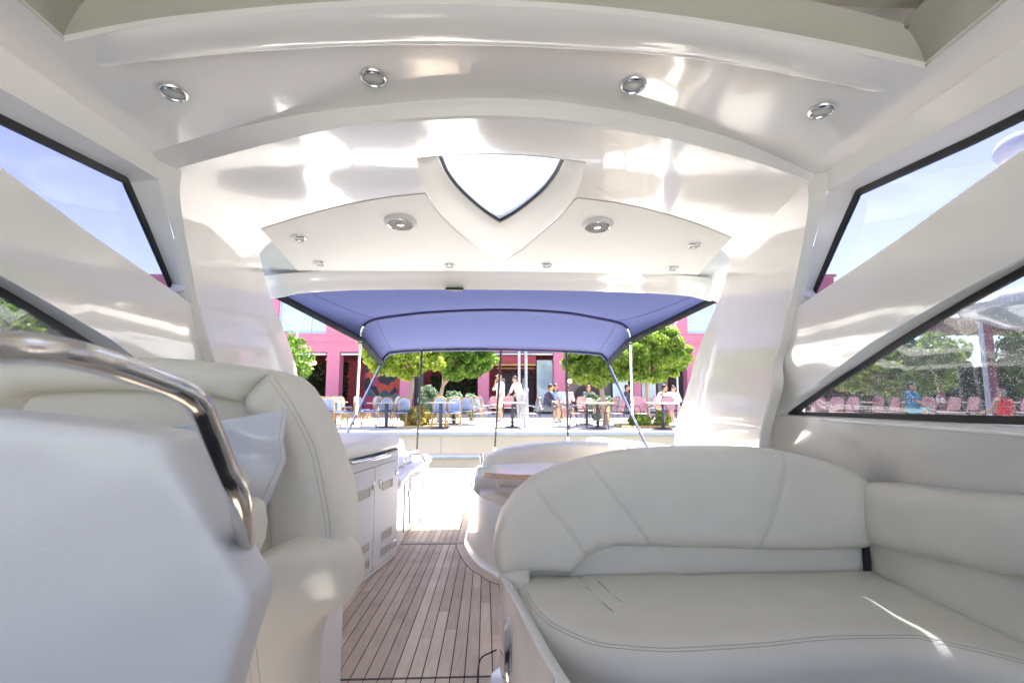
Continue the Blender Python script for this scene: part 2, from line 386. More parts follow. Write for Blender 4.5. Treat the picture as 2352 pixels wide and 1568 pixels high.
# riser between the two ceilings
b = W(); b.grid([[p.lerp(q, t) for p, q in zip(aFront, aRise)] for t in (0,.08,.5,.92,1)]); b.build('ceiling_step', M['satin'], yacht, boat=True, face=(0,0,.8), solid=.015)
# aft ceiling with the skylight opening
skyo = [HIT(p, F2) for p in catmull([(1005,358,0),(1075,355,0),(1150,354.5,0),(1225,358,0),(1298,366,0)], 9)]
px2 = lambda pts, n, F=F2: [HIT((q.x, q.y), F) for q in catmull([(a, c, 0) for a, c in pts], n)]
skyR = px2([(1298,366),(1280,402),(1252,438),(1215,470),(1180,495),(1148,512)], 12)
skyL = px2([(1148,512),(1120,495),(1085,468),(1050,435),(1022,398),(1005,358)], 12)
hole = skyo[:-1]+skyR[:-1]+skyL[:-1]
YA = 3.72
def wx_aft(y): return 1.5+.135*max(0, y-2.2)
outl = [(p.x, p.y) for p in aRise]+[(1.66, aRise[-1].y+.1)]+[(wx_aft(y)+.02+.13*min(1, max(0, (y-2.6)/.5)), y) for y in (2.6,2.8,3.0,3.2,3.4,YA)]+[(-wx_aft(y)-.02-.13*min(1, max(0, (y-2.6)/.5)), y) for y in (YA,3.4,3.2,3.0,2.8,2.6)]+[(-1.66, aRise[0].y+.1)]
sheet('aft_ceiling', outl, [[(p.x, p.y) for p in hole]], lambda x, y: Vector((x, y, S2(x, y))), M['gel'], yacht, step=.08, solid=.045)
# skylight surround, gasket and pane
surr = px2([(1148,606),(1100,571),(1050,530),(1010,490),(983,443),(966,402),(957,364)], 14)
surt = px2([(957,364),(1050,356),(1150,354),(1250,360),(1345,373)], 9)
surr2 = px2([(1345,373),(1338,403),(1320,452),(1285,495),(1245,530),(1195,573),(1148,606)], 14)
so = [(p.x, p.y) for p in surr[:-1]+surt[:-1]+surr2[:-1]]
def lowered(d): return lambda x, y: Vector((x, y, S2(x, y)-d))
hin = [(p.x, p.y) for p in hole]
def surround_z(x, y):
    P = np.array([[x, y]]); d1 = pdist(P, so)[0]; d2 = pdist(P, hin)[0]
    return Vector((x, y, S2(x, y)-.003-.009*min(1, d1/.03)*min(1, (d2+.004)/.05)))
sk = sheet('skylight', so, [hin], surround_z, M['satin'], yacht, step=.035, solid=.004)
b = W(); L_ = [Vector((p.x, p.y, S2(p.x, p.y)-.002)) for p in hole]; L2_ = [p+Vector((0,0,.05)) for p in L_]
L3 = L_+[L_[0]]; L4 = L2_+[L2_[0]]; b.strip(L3, L4); b.build('skylight_rim', M['gelw'], sk, boat=True, solid=.003)
gk = [p+Vector((0,0,.012)) for p in (skyR[:-1]+skyL)]
cen = Vector((0, 2.4, 1.07)); b = W(); b.tube([p.lerp(Vector((cen.x, cen.y, p.z)), .03) for p in gk], .010, n=8); b.build('skylight_gasket', M['rubber'], sk, boat=True)
b = W(); bc = cdt(hin, [], .2); b.add([Vector((x, y, S2(x, y)+.03)) for x, y in bc[0]], bc[1]); b.build('skylight_pane', M['sky'], sk, boat=True, solid=.006, smooth=False)
# inset headliner panels
def inset(pts, lab):
    O = [HIT(p, F2) for p in pts]; oo = [(p.x, p.y) for p in O]; c = np.mean(oo, axis=0)
    g = sheet('panel_gap', [tuple(c+(np.array(q)-c)*1.003) for q in oo], [], lowered(.0015), M['joint'], yacht, step=.2, solid=.001)
    o = sheet('headliner_panel', oo, [], lowered(.004), M['panel'], yacht, step=.15, solid=.001); g.parent = o
    return tag(o, lab)
IL = [(q.x, q.y) for q in catmull([(600,525,0),(690,497,0),(790,471,0),(890,453,0),(977,444,0)], 10)]+[(q.x, q.y) for q in catmull([(983,452,0),(1010,492,0),(1052,533,0),(1103,573,0)], 8)]+[(1146,604),(1146,629),(900,629),(700,628),(683,620)]
IR = [(q.x, q.y) for q in catmull([(1326,454,0),(1420,466,0),(1510,486,0),(1600,513,0),(1680,545,0)], 10)]+[(1600,634),(1400,633),(1148,630),(1149,605)]+[(q.x, q.y) for q in catmull([(1196,575,0),(1247,532,0),(1287,497,0),(1318,460,0)], 8)]
inset(IL, 'matt headliner panel left of the skylight'); inset(IR, 'matt headliner panel right of the skylight')
# aft lip of the hardtop
b = W(); rows = []
xs = [-1.86+3.72*i/40 for i in range(41)]
prof = [(-.10,.012),(-.06,-.012),(-.02,-.03),(.03,-.055),(.07,-.085),(.10,-.10),(.13,-.095),(.14,-.06),(.14,.1),(-.10,.1)]
for (dy, dz) in prof:
    rows.append([Vector((x, YA+dy-.02*(x/1.7)**2, S2(x, YA)+dz*(1 if abs(x) < 1.6 else 1.15)-.035*min(1.2, abs(x)/1.7)**6)) for x in xs])
b.grid(rows); b.build('aft_lip', M['gel'], yacht, boat=True, face=None)
for x in (-.48,-.22): b = W(); b.ball((x, YA+.10, .852), .007, 5); b.build('screw_cap', M['stitch'], yacht, boat=True)
b = W(); b.box((-.42,YA+.06,.822), (-.28,YA+.12,.84)); b.build('latch_slot', M['rubber'], yacht, boat=True, bevel=.003)
# roof skin (outside)
b = W(); rows = []
for y in (-1.4,0,1,1.9,2.6,3.3,3.86): rows.append([Vector((x, y, 1.36-.06*x*x-.08*max(0,y-1.2)*.9)) for x in (-1.85,-1.4,-.9,-.45,0,.45,.9,1.4,1.85)])
sheet('roof_skin', [(-1.63,-1.4),(1.63,-1.4),(1.64,2.6),(1.76,3.86),(-1.76,3.86),(-1.64,2.6),(-1.63,-1.4)][:6], [[(-.8,1.95),(.8,1.95),(.62,2.9),(.22,3.5),(-.22,3.5),(-.62,2.9)]], lambda x, y: Vector((x, y, S2(x, y)+.075+.22*max(0,min(1,(2.75-y)/.5)))), M['gelw'], yacht, step=.3, solid=.04, face=(0,0,3))
# ---------------- side walls
def downlight(p, F, r, nrm=Vector((0,0,-1)), lab=None):
    c = HIT(p, F) if callable(F) else F; z = -nrm; q = Vector((0,0,1)).rotation_difference(nrm).to_matrix().to_4x4(); Mt = Matrix.Translation(c)@q
    b = W(); b.lathe([(r*.72,.000),(r*.74,.009),(r*.79,.0125),(r*.87,.0115),(r*.97,.006),(r,.001),(r,-.003),(r*.72,-.003)], Mt, 28, ring=True)
    d = b.build('downlight', M['chrome'], yacht, boat=True); b = W(); b.lathe([(r*.73,-.002),(r*.73,.003),(r*.55,.0055),(r*.1,.006)], Mt, 24); b.build('lens', M['lens'], d, boat=True)
    return d
for p in ((399,213),(858,178),(1454,195),(1886,254)): downlight(p, F1, .05)
n2 = Vector((0,-.085,-1)).normalized()
Fi = lambda x, y, z: z-S2(x, y)+.005
for p, r in (((687,546),.046),((734,604),.045),((1033,609),.042),((1255,608),.042),((1545,615),.044),((1594,563),.044)): downlight(p, Fi, r, n2)
downlight((2349,205), F1, .05)
for p in ((920,513),(1372,519)):
    c = HIT((p[0], p[1]-3), Fi); q = Vector((0,0,1)).rotation_difference(n2).to_matrix().to_4x4(); Mt = Matrix.Translation(c)@q; R_ = .085
    b = W(); b.lathe([(R_*.86,.016),(R_*.93,.019),(R_,.016),(R_*1.10,.008),(R_*1.14,-.002),(R_*.86,-.002)], Mt, 32, ring=True); s = b.build('speaker', M['satin'], yacht, boat=True)
    b = W(); b.lathe([(R_*.87,-.004),(R_*.87,.003),(.001,.003)], Mt, 24); b.build('speaker_cone', M['rubber'], s, boat=True)
    b = W(); hs = .0115
    for i in range(-9, 10):
        for j in range(-9, 10):
            x = (i+(j % 2)*.5)*hs*1.55; y = j*hs*1.2
            if math.hypot(x, y) < R_*.84: b.tube([Mt @ Vector((x+hs*.80*math.cos(a+PI/6), y+hs*.80*math.sin(a+PI/6), .017)) for a in [k*PI/3 for k in range(6)]], .0011, n=4, closed=True)
    b.lathe([(R_*.82,.015),(R_*.88,.020),(R_*.90,.015)], Mt, 28, ring=True); b.lathe([(.02,.016),(.02,.021),(.008,.023)], Mt, 14)
    b.build('speaker_grille', M['chrome'], s, boat=True)
XW = 1.56; XG = 1.66
def lean(z): return .30*.08*math.log(1+math.exp(min(30, (.35-z)/.08)))
def gdep(z): return .1-.075*max(0, min(1, (.12-z)/.2))
def yz(p, X=XW):
    if X in (XW, XG): q = HIT(p, lambda x, y, z: abs(x)-XW-lean(z)-(gdep(z) if X == XG else 0), .6, 5)
    else: q = AX(p, X if p[0] > 1150 else -X)
    return (q.y, q.z)
def ax(y, z): return 1.5+.12*max(0, y-2.2)+.25*max(0, -.25-z)
Cin = [yz(p, 1.51) for p in ((414,384),(410,444),(421,515),(435,575),(463,686),(487,775))]+[yz((1767,830), 1.53), yz((1766,885), 1.53), yz((1754,945), 1.55), yz((1738,1012), 1.57), yz((1725,1060), 1.6)]
Cout = [yz(p) for p in ((370,352),(365,413),(400,548),(439,702),(463,770))]+[yz((1797,805)), yz((1785,890)), yz((1770,950)), yz((1741,1036)), yz((1728,1080))]
def wx(y, z): return XW+lean(max(z, -.13))+max(0, -.13-z)*.75
tb = (Cout[1][0]+.0, Cout[1][1])
up_hole = [(.75,.90), yz((307,378)), yz((365,413)), yz((400,548)), yz((437,695)), yz((300,601)), yz((200,532)), yz((100,457)), yz((0,383)), (1.1,.79)]
up_glass = [(.70,.872), yz((0,268), XG), yz((287,409), XG), yz((345,540), XG), yz((404,678), XG), (2.1,.42), (1.5,.55), (1.1,.70)]
lo_hole = [yz((1778,954)), yz((1850,900)), yz((2000,787)), yz((2180,683)), yz((2352,590)), (1.0,.62), (.5,.80), (0,.86), (-.4,.86), (-.4,-.125), yz((2352,982))]
lo_glass = [yz((1811,955), XG), yz((1950,855), XG), yz((2100,758), XG), yz((2230,680), XG), yz((2352,612), XG), (1.0,.57), (.5,.76), (0,.83), (-.4,.83), (-.4,-.105), yz((2352,973), XG)]
Cout_top = [(Cout[0][0], 1.3)]
arch_top = [yz((418,390), 1.5), yz((513,460), 1.54)]
sil = [yz((590,542), 1.6), yz((603,590), 1.61), yz((623,667), 1.63), yz((648,730), 1.66), yz((672,788), 1.69), yz((693,850), 1.71)]+[yz((1580,860), 1.72), yz((1550,950), 1.77), yz((1520,1030), 1.84), yz((1490,1100), 1.9)]
def smoothl(L, n): return [(q.x, q.y) for q in catmull([(a, c, 0) for a, c in L], n)]
for s in (-1, 1):
    side = 'port' if s < 0 else 'starboard'
    Cc = [(max(q[0], .0), q[1]) for q in Cout]
    wall = [(-1.35,1.3),(-1.35,-.62)]+[(1.5,-.62),(Cout[-1][0], -.62)]+Cout[::-1]+[(Cout[0][0],1.3)]
    def fw(y, z, s=s):
        # faint fold along the quarter-beam
        k = .0
        return Vector((s*(wx(y, z)-k), y, z))
    sheet('side_wall', wall, [up_hole, lo_hole], fw, M['gel'], yacht, step=.09, solid=.02, face=(0,1.5,.2))
    for nm, ho, gl in (('upper_window', up_hole, up_glass), ('lower_window', lo_hole, lo_glass)):
        hs_ = closedcat([(a, c, 0) for a, c in ho], 1); n = 120
        def rs(L, n=160):
            P = [Vector((a, c)) for a, c in L]; P.append(P[0]); ls = [(P[i+1]-P[i]).length for i in range(len(P)-1)]; T = sum(ls); out = []; k = 0; acc = 0
            for i in range(n):
                d = T*i/n
                while acc+ls[k] < d: acc += ls[k]; k += 1
                out.append(P[k]+(P[k+1]-P[k])*((d-acc)/ls[k]))
            return out
        b = W(); A = []; Bq = []
        m = len(ho); mg = len(gl)
        # nearest glass-outline point for every rim point
        G = rs(gl, 240); Hh = rs(ho, 240); best = 0
        for q in Hh: A.append(Vector((s*(wx(0, q.y)+.002), q.x, q.y)))
        # match by arc position anchored at the aft tip
        ia = max(range(240), key=lambda i: Hh[i].x); ig = max(range(240), key=lambda i: G[i].x)
        for i in range(240):
            g = G[(i-ia+ig) % 240]; gn = min(G, key=lambda w: (w-Hh[i]).length); Bq.append(Vector((s*(wx(0, gn.y)+gdep(gn.y)+.004), gn.x, gn.y)))
        b.strip(A+[A[0]], Bq+[Bq[0]]); fr = b.build(nm, M['gelw'], yacht, boat=True, face=(0,1.5,.3), sharp=30)
        w = .026
        P = np.array([[q.x, q.y] for q in G]); a2 = sum(P[i,0]*P[(i+1)%240,1]-P[(i+1)%240,0]*P[i,1] for i in range(240))
        if a2 < 0: P = P[::-1]
        t = np.roll(P, -2, 0)-np.roll(P, 2, 0); nr = np.stack([-t[:,1], t[:,0]], 1); nr /= np.linalg.norm(nr, axis=1)[:,None]; Q = P+nr*w
        b = W(); f3 = lambda P_, X_: [Vector((s*(X_-XG+wx(0, c)+gdep(c)), a, c)) for a, c in list(P_)+[P_[0]]]
        b.strip(f3(P-nr*.004, XG-.012), f3(Q, XG-.012)); b.strip(f3(Q, XG-.012), f3(Q, XG+.004)); b.build('gasket', M['rubber'], fr, boat=True, face=(0,1.5,.3), sharp=30)
        bc = cdt([tuple(x) for x in P[::3]], [], .12); b = W(); b.add([Vector((s*(wx(0, c)+gdep(c)-.004), a, c)) for a, c in bc[0]], bc[1]); b.build('pane', M['glassd'] if nm[0] == 'l' else M['glass'], fr, boat=True, solid=.004)
    # crease strip and glossy arch leg
    ci = smoothl(Cin, 40); co = smoothl(Cout, 40)
    b = W(); b.grid([[Vector((s*(ax(y0,z0)*(1-t)+wx(y1,z1)*t), y0*(1-t)+y1*t, z0*(1-t)+z1*t)) for (y0,z0),(y1,z1) in zip(ci, co)] for t in (0,.5,1)])
    b.build('arch_edge', M['satin'], yacht, boat=True, face=(0,0,.2), solid=.01)
    leg = ci[::-1]+[(2.55,1.12),(2.9,1.06)]+smoothl(sil, 26)
    leg = [(ci[0][0]-.01, 1.14)]+[(2.6,1.13),(sil[0][0]-.08,1.03)]+smoothl(sil, 26)+ci[::-1]
    sheet('arch_leg', leg, [], lambda y, z, s=s: Vector((s*ax(y, z), y, z)), M['gel'], yacht, step=.07, solid=.05, face=(0,2.5,.4))
    # raised quarter fold on the beam between the two windows
    # side deck and outer hull
    b = W(); prof = []
    ys = [-2.5+.5*i for i in range(23)]
    def hb(y): return 2.02-.02*max(0, y-5)**1.5-.05*max(0, -y)
    rows = []
    for (off, z) in ((-.34,-.62),(-.30,-.50),(-.2,-.475),(-.06,-.47),(0,-.52),(.02,-.62),(-.04,-1.2),(-.22,-2.2)): rows.append([Vector((s*(hb(y)+(max(off, .02)+.10 if y < 2.9 else off)), y, z-.035*max(0, y-3.0)**1.2)) for y in ys])
    b.grid(rows); b.build('hull_side', M['gelw'], yacht, boat=True, face=(s*6,2,-.2), solid=.01)
    b = W(); b.grid([[Vector((s*(hb(y)-.34), y, -.62-.035*max(0, y-3.0)**1.2)) for y in ys if y >= 2.5], [Vector((s*(hb(y)-.36), y, -1.31)) for y in ys if y >= 2.5]]); b.build('cockpit_side', M['gelw'], yacht, boat=True, face=(0,4,0), solid=.01)
# sill line under the lower window
for s in (-1, 1):
    b = W(); b.tube([Vector((s*(wx(0,-.132)-.004), y, -.132)) for y in (-.4,.6,1.5,2.2,2.52)], .009, n=8); b.build('sill_trim', M['gelw'], yacht, boat=True)
# ---------------- deck
ZD = -1.3
FX, FY = -.30, 17.3
def plank_x(k, y): # lines fan very slightly
    x0 = (AZ((1066, 1560), ZD).x)+k*.066
    return FX+(x0-FX)*(FY-y)/(FY-2.35)
b = W(); b.box((-1.9,-1.5,ZD-.06), (1.9,8.4,ZD-.004)); b.build('deck_base', M['caulk'], yacht, boat=True)
ysplit = AZ((1000,1248), ZD).y; ycross = AZ((1000,1556), ZD).y
def planks(name, ya, yb, ks, m, z=ZD):
    b = W()
    for k in ks:
        y = ya; cuts = [ya]
        y = ya+random.uniform(.3, 1.6)
        while y < yb-.3: cuts.append(y); y += random.uniform(1.2,1.9)
        cuts.append(yb)
        for a, c in zip(cuts[:-1], cuts[1:]):
            g = .0028; vs = []
            for zz in (z-.004, z):
                for (yy, e) in ((a+.0005, 1),(c-.0005, 1)):
                    vs.append((plank_x(k, yy)+g, yy, zz)); vs.append((plank_x(k+1, yy)-g, yy, zz))
            b.add(vs, [(0,1,3,2),(4,6,7,5),(0,4,5,1),(2,3,7,6),(0,2,6,4),(1,5,7,3)])
    return b.build(name, m, yacht, boat=True, smooth=False)
planks('teak_planking', ycross+.012, ysplit-.02, range(-14, 8), M['teak'])
planks('teak_planking', .4, ycross-.004, range(-14, 8), M['teak'])
planks('teak_planking', ysplit+.05, 5.49, range(-12, 8), M['teak'])
b = W(); b.box((-1.05, ysplit-.018, ZD-.01), (.02, ysplit+.045, ZD+.006)); b.build('threshold_strip', M['stitch'], yacht, boat=True, bevel=.003)
# curved plinth of the dinette
pc = [AZ(p, ZD) for p in ((1086,1165),(1078,1212),(1071,1245),(1074,1260),(1087,1282),(1105,1302),(1129,1317),(1150,1329),(1200,1345))]
pc = catmull(pc, 40); cz = Vector((.75, 4.6, ZD))
def off(c, d, dz=0):
    out = []
    for i, p in enumerate(c):
        t = (c[min(i+1, len(c)-1)]-c[max(i-1, 0)]).normalized(); out.append(p+Vector((t.y, -t.x, 0))*d*(-1)+Vector((0,0,dz)))
    return out
sg = 1 if (off(pc, .1)[20]-cz).length > (pc[20]-cz).length else -1
b = W(); o_ = off(pc, sg*.085, .003); i_ = off(pc, sg*.0, .003); b.strip(o_, i_); b.build('teak_margin', M['teak'], yacht, boat=True, face=(0,4,0))
b = W(); b.strip(off(pc, sg*.089, .002), off(pc, sg*.084, .0035)); b.build('margin_caulking', M['caulk'], yacht, boat=True)
# curved step moulding near the lounge sofa base
st = catmull([AZ(p, ZD) for p in ((1096,1640),(1097,1568),(1099,1530),(1108,1508),(1140,1492))], 24)
b = W(); b.tube([p+Vector((0,0,.001)) for p in st], .0035, n=6); b.build('margin_caulking', M['caulk'], yacht, boat=True)
st2 = catmull([AZ(p, ZD+.001) for p in ((1128,1640),(1128,1568),(1133,1545),(1150,1530))], 16)
b = W(); b.tube(st2, .006, n=6); b.grid([[p+Vector((.004,0,.004)) for p in st2], [p+Vector((.12,0,.012)) for p in st2]]); b.build('step_hatch', M['gelw'], yacht, boat=True)
# unseen white boxes behind the camera, added to bounce sunlight into the cabin
b = W(); b.box((-2.0,-7.5,-.95),(2.0,-1.6,-.35)); b.build('bounce_foredeck', M['gelw'], yacht, boat=True, bevel=.1, segs=3)
b = W(); b.box((-1.6,-1.6,-1.3),(1.6,-1.0,-.45)); b.build('bounce_dashboard', M['gelw'], yacht, boat=True, bevel=.05, segs=3)
# transom and stern
b = W(); b.box((-1.75,5.5,ZD-.1), (1.75,8.2,-1.285)); b.build('bathing_platform', M['gelw'], yacht, boat=True, bevel=.03, segs=3)
b = W(); b.box((-1.75,8.2,-2.25),(1.75,8.3,-1.23)); b.build('stern_panel', M['gelw'], yacht, boat=True, bevel=.03)
b = W(); p = AZ((1018,1124),-1.284); b.box((p.x-.08,p.y-.02,-1.29),(p.x+.08,p.y+.02,-1.279)); b.build('transom_vent', M['blk'], yacht, boat=True)
b = W(); A_ = [AZ(q,-1.280) for q in ((1004,1141),(1023,1141),(1018,1161),(1009,1161))]; b.add(A_+[a+Vector((0,0,-.02)) for a in A_], [(0,1,2,3),(4,5,6,7),(0,1,5,4),(1,2,6,5),(2,3,7,6),(3,0,4,7)]); b.build('transom_lamp', M['lens'], yacht, boat=True)

# ================================================================== WET BAR on the left
wb = thing('wet_bar', 'tall white glossy cabinet with louvred doors left of the teak aisle', 'cabinet', (-1.3,3.7,ZD), boat=True)
c0 = AZ((816,1355), ZD); c1 = AZ((908,1281), ZD); d_ = (c1-c0).normalized(); c0 = c0-d_*.35
nin = Vector((d_.y, -d_.x, 0)); nin = nin if nin.x > 0 else -nin      # points to the aisle
ztop = AY((848,1062), (c0.y+c1.y)/2).z
def onface(p, eps=0):      # pixel on the plane of the cabinet front
    pl = c0+nin*eps; d = ray(p); o = Vector((CX,0,0)); t = (pl-o).dot(nin)/d.dot(nin); return o+d*t
def quadbox(bm_, a, c, e, f, th):   # slab standing proud of the front
    vs = [a, c, e, f]; bm_.add(vs+[v+nin*th for v in vs], [(0,1,2,3),(4,7,6,5),(0,4,5,1),(1,5,6,2),(2,6,7,3),(3,7,4,0)])
H1 = onface((888,1017)).z+.01; Hl = onface((888,1036)).z
def foot(L, z0, z1, bm_): n = len(L); bm_.add([Vector((p.x, p.y, z0)) for p in L]+[Vector((p.x, p.y, z1)) for p in L], [tuple(range(n))[::-1], tuple(range(n, 2*n))]+[(i, (i+1) % n, n+(i+1) % n, n+i) for i in range(n)])
c1b = c1+d_*.03
base = [c0, c1b, c1b-nin*.75, c0-nin*.75]
b = W(); foot(base, ZD, Hl-.012, b); b.build('carcass', M['gelw'], wb, boat=True, bevel=.02, segs=3)
b = W(); foot([p+(p-(base[0]+base[2])/2).normalized()*.012 for p in base], Hl-.004, H1+.04, b); b.build('countertop_lid', M['satin'], wb, boat=True, bevel=.045, segs=5)
b = W(); foot([p-(p-(base[0]+base[2])/2).normalized()*.01 for p in base], Hl-.014, Hl, b); b.build('lid_gasket', M['blk'], wb, boat=True)
# doors
def fpt(s, z): q = c0+d_*s; return Vector((q.x, q.y, z))+nin*.0
def fs(p): q = onface(p); return ((q-c0).dot(d_), q.z)
top_a, top_b = fs((800,1086)), fs((908,1062)); zt = (top_a[1]+top_b[1])/2
s_mid = fs((856,1200))[0]; sa = fs((797,1100))[0]; sb = fs((905,1150))[0]
z_bot = ZD+.05
doors = []
for (u0, u1, lab) in ((sa, s_mid-.003, 'left louvred cabinet door'), (s_mid+.003, sb, 'right louvred cabinet door')):
    b = W(); quadbox(b, fpt(u0, z_bot), fpt(u1, z_bot), fpt(u1, zt), fpt(u0, zt), .008); d = b.build('door', M['gelw'], wb, boat=True, bevel=.003); tag(d, lab); doors.append(d)
b = W(); quadbox(b, fpt(sa-.006, z_bot-.006), fpt(sb+.006, z_bot-.006), fpt(sb+.006, zt+.007), fpt(sa-.006, zt+.007), .002); b.build('door_gap', M['stitch'], wb, boat=True)
def vent(px4, door, n=9):
    P = [fs(p) for p in px4]; u0 = min(P[0][0], P[3][0]); u1 = max(P[1][0], P[2][0]); z1 = (P[0][1]+P[1][1])/2; z0 = (P[2][1]+P[3][1])/2
    b = W(); t = .008
    for (a, c, e, f) in ((u0,u1,z1-.006,z1),(u0,u1,z0,z0+.006),(u0,u0+.006,z0,z1),(u1-.006,u1,z0,z1)):
        q = [fpt(a,e)+nin*t, fpt(c,e)+nin*t, fpt(c,f)+nin*t, fpt(a,f)+nin*t]; quadbox(b, *q, .005)
    v = b.build('vent', M['ventf'], door, boat=True)
    b = W(); q = [fpt(u0,z0)+nin*.0082, fpt(u1,z0)+nin*.0082, fpt(u1,z1)+nin*.0082, fpt(u0,z1)+nin*.0082]; quadbox(b, *q, .0006)
    o = b.build('vent_mesh', M['ventgrid'], door, boat=True, smooth=False)
# mesh material: rows of small dark holes
m = mat('vent_grid', (.75,.72,.62), .4); nt = m.node_tree; tc = nt.nodes.new('ShaderNodeTexCoord'); br = nt.nodes.new('ShaderNodeTexBrick'); mp = nt.nodes.new('ShaderNodeMapping'); mp.inputs['Rotation'].default_value = (PI/2,0,0)
cx_ = nt.nodes.new('ShaderNodeSeparateXYZ'); cb = nt.nodes.new('ShaderNodeCombineXYZ'); nt.links.new(tc.outputs['Object'], cx_.inputs[0]); nt.links.new(cx_.outputs['Y'], cb.inputs['X']); nt.links.new(cx_.outputs['Z'], cb.inputs['Y']); nt.links.new(cb.outputs[0], br.inputs['Vector'])
br.inputs['Scale'].default_value = 34; br.inputs['Mortar Size'].default_value = .2*.5; br.inputs['Color1'].default_value = br.inputs['Color2'].default_value = (.05,.05,.04,1); br.inputs['Mortar'].default_value = (.66,.62,.5,1); br.inputs['Brick Width'].default_value = .5; br.inputs['Row Height'].default_value = .3
nt.links.new(br.outputs['Color'], nt.nodes['Principled BSDF'].inputs['Base Color']); M['ventgrid'] = m
cr = lambda x, y: (746.8+x*.18737, 992.25+y*.18737)      # crop D(1220,1620) -> D
for L, dr in ((((365,722),(535,672),(535,790),(365,868)),0),(((688,598),(810,565),(810,668),(688,712)),1),(((675,1225),(795,1155),(795,1255),(675,1330)),1),(((672,1425),(790,1345),(790,1440),(672,1520)),1),(((345,1450),(515,1345),(515,1468),(345,1560)),0)):
    vent([cr(*p) for p in L], doors[dr])
vent([(812,1305),(844,1281),(844,1302),(812,1326)], doors[0])
# latches, hinges, rail
for p in ((575,650),(655,630)):
    u, z = fs(cr(*p)); b = W(); b.box((-.012,-.008,-.032),(.012,.010,.032), Matrix.Translation(fpt(u,z)+nin*.012)@Matrix.Rotation(math.atan2(d_.y, d_.x),4,'Z')); b.build('door_latch', M['chrome'], doors[0] if p[0] < 600 else doors[1], boat=True, bevel=.006)
for p in ((262,632),(865,462),(838,1360)):
    u, z = fs(cr(*p)); b = W(); b.box((-.028,-.006,-.028),(.028,.012,.028), Matrix.Translation(fpt(u,z)+nin*.010)@Matrix.Rotation(math.atan2(d_.y, d_.x),4,'Z')); b.build('hinge', M['chrome'], wb, boat=True, bevel=.006)
ua, za = fs(cr(290,368)); ub, zb = fs(cr(740,272)); b = W()
b.tube([fpt(ua,za)+nin*.004, fpt(ua,za)+nin*.03]+[fpt(ua+(ub-ua)*t, za+(zb-za)*t)+nin*(.032+.02*math.sin(PI*t)) for t in [i/14 for i in range(15)]]+[fpt(ub,zb)+nin*.03, fpt(ub,zb)+nin*.004], .014, n=12); b.build('grab_rail', M['chrome'], wb, boat=True)
# ---- sink counter behind
sk_ = thing('sink_counter', 'low white counter with a chrome arch handle beyond the tall louvred cabinet', 'counter', (-1.3,4.9,ZD), boat=True)
e0 = c1+d_*.05; e1 = AZ((938,1246), ZD); e1.x = max(e1.x, -.93)
pl = [e0-nin*.02, Vector((-.84,4.75,0)), Vector((-.76,5.30,0)), Vector((-.76,5.6,0)), Vector((-.82,5.78,0)), Vector((-1.0,5.9,0)), Vector((-1.75,5.9,0)), Vector((-1.75,e0.y,0))]
zc = AY((955,1085), 4.9).z
b = W(); foot(pl, ZD, zc, b); b.build('counter_base', M['gelw'], sk_, boat=True, bevel=.03, segs=3)
pl2 = [p+Vector((.03 if p.x > -1.5 else 0, .03 if p.y > 5 else 0, 0)) for p in pl]
b = W(); foot(pl2, zc+.003, zc+.07, b); b.build('counter_rim', M['satin'], sk_, boat=True, bevel=.03, segs=4)
b = W(); foot([p.lerp(Vector((-1.3,5.05,0)), .22) for p in pl2], zc+.071, zc+.12, b); b.build('counter_lid', M['satin'], sk_, boat=True, bevel=.045, segs=4)
h0 = AY(cr(950,430), 4.75); b = W(); b.tube([h0+Vector((0.0,0,-.03)), h0+Vector((.02,.02,.07)), h0+Vector((.08,.06,.12)), h0+Vector((.16,.10,.11)), h0+Vector((.20,.12,.03))], .011, n=10); b.build('arch_handle', M['chrome'], sk_, boat=True)
for (y0, y1) in ((4.5,4.85),(4.92,5.3)):
    fa = e0-nin*.02; fb = Vector((-.84,4.75,0)); fc = Vector((-.76,5.30,0))
    fx = lambda y: (fa.x+(fb.x-fa.x)*(y-fa.y)/(fb.y-fa.y)) if y < 4.75 else (fb.x+(fc.x-fb.x)*(y-4.75)/.55)
    ya_, yb_ = (y0, 4.72) if y0 < 4.8 else (4.80, 5.26)
    A_ = Vector((fx(ya_), ya_, 0)); B_ = Vector((fx(yb_), yb_, 0)); nn = (B_-A_).normalized(); nn = Vector((nn.y, -nn.x, 0))
    z0_, z1_ = ZD+.07, zc-.04; vs_ = [Vector((p.x, p.y, z)) for z in (z0_, z1_) for p in (A_, B_)]
    b = W(); b.add(vs_+[v+nn*.010 for v in vs_], [(0,1,3,2),(4,6,7,5),(0,4,5,1),(2,3,7,6),(0,2,6,4),(1,5,7,3)]); b.build('locker_door', M['gelw'], sk_, boat=True, bevel=.003)
    q_ = A_.lerp(B_, .9)+nn*.012; b = W(); b.box((q_.x-.01,q_.y-.012,-.96),(q_.x+.01,q_.y+.012,-.90)); b.build('locker_latch', M['chrome'], sk_, boat=True, bevel=.003)
    q_ = A_.lerp(B_, .5)+nn*.012; b = W(); b.tube([q_+Vector((0,-.08,-.80)), q_+Vector((.015,0,-.80)), q_+Vector((0,.08,-.80))], .006, n=6); b.build('drawer_pull', M['chrome'], sk_, boat=True)

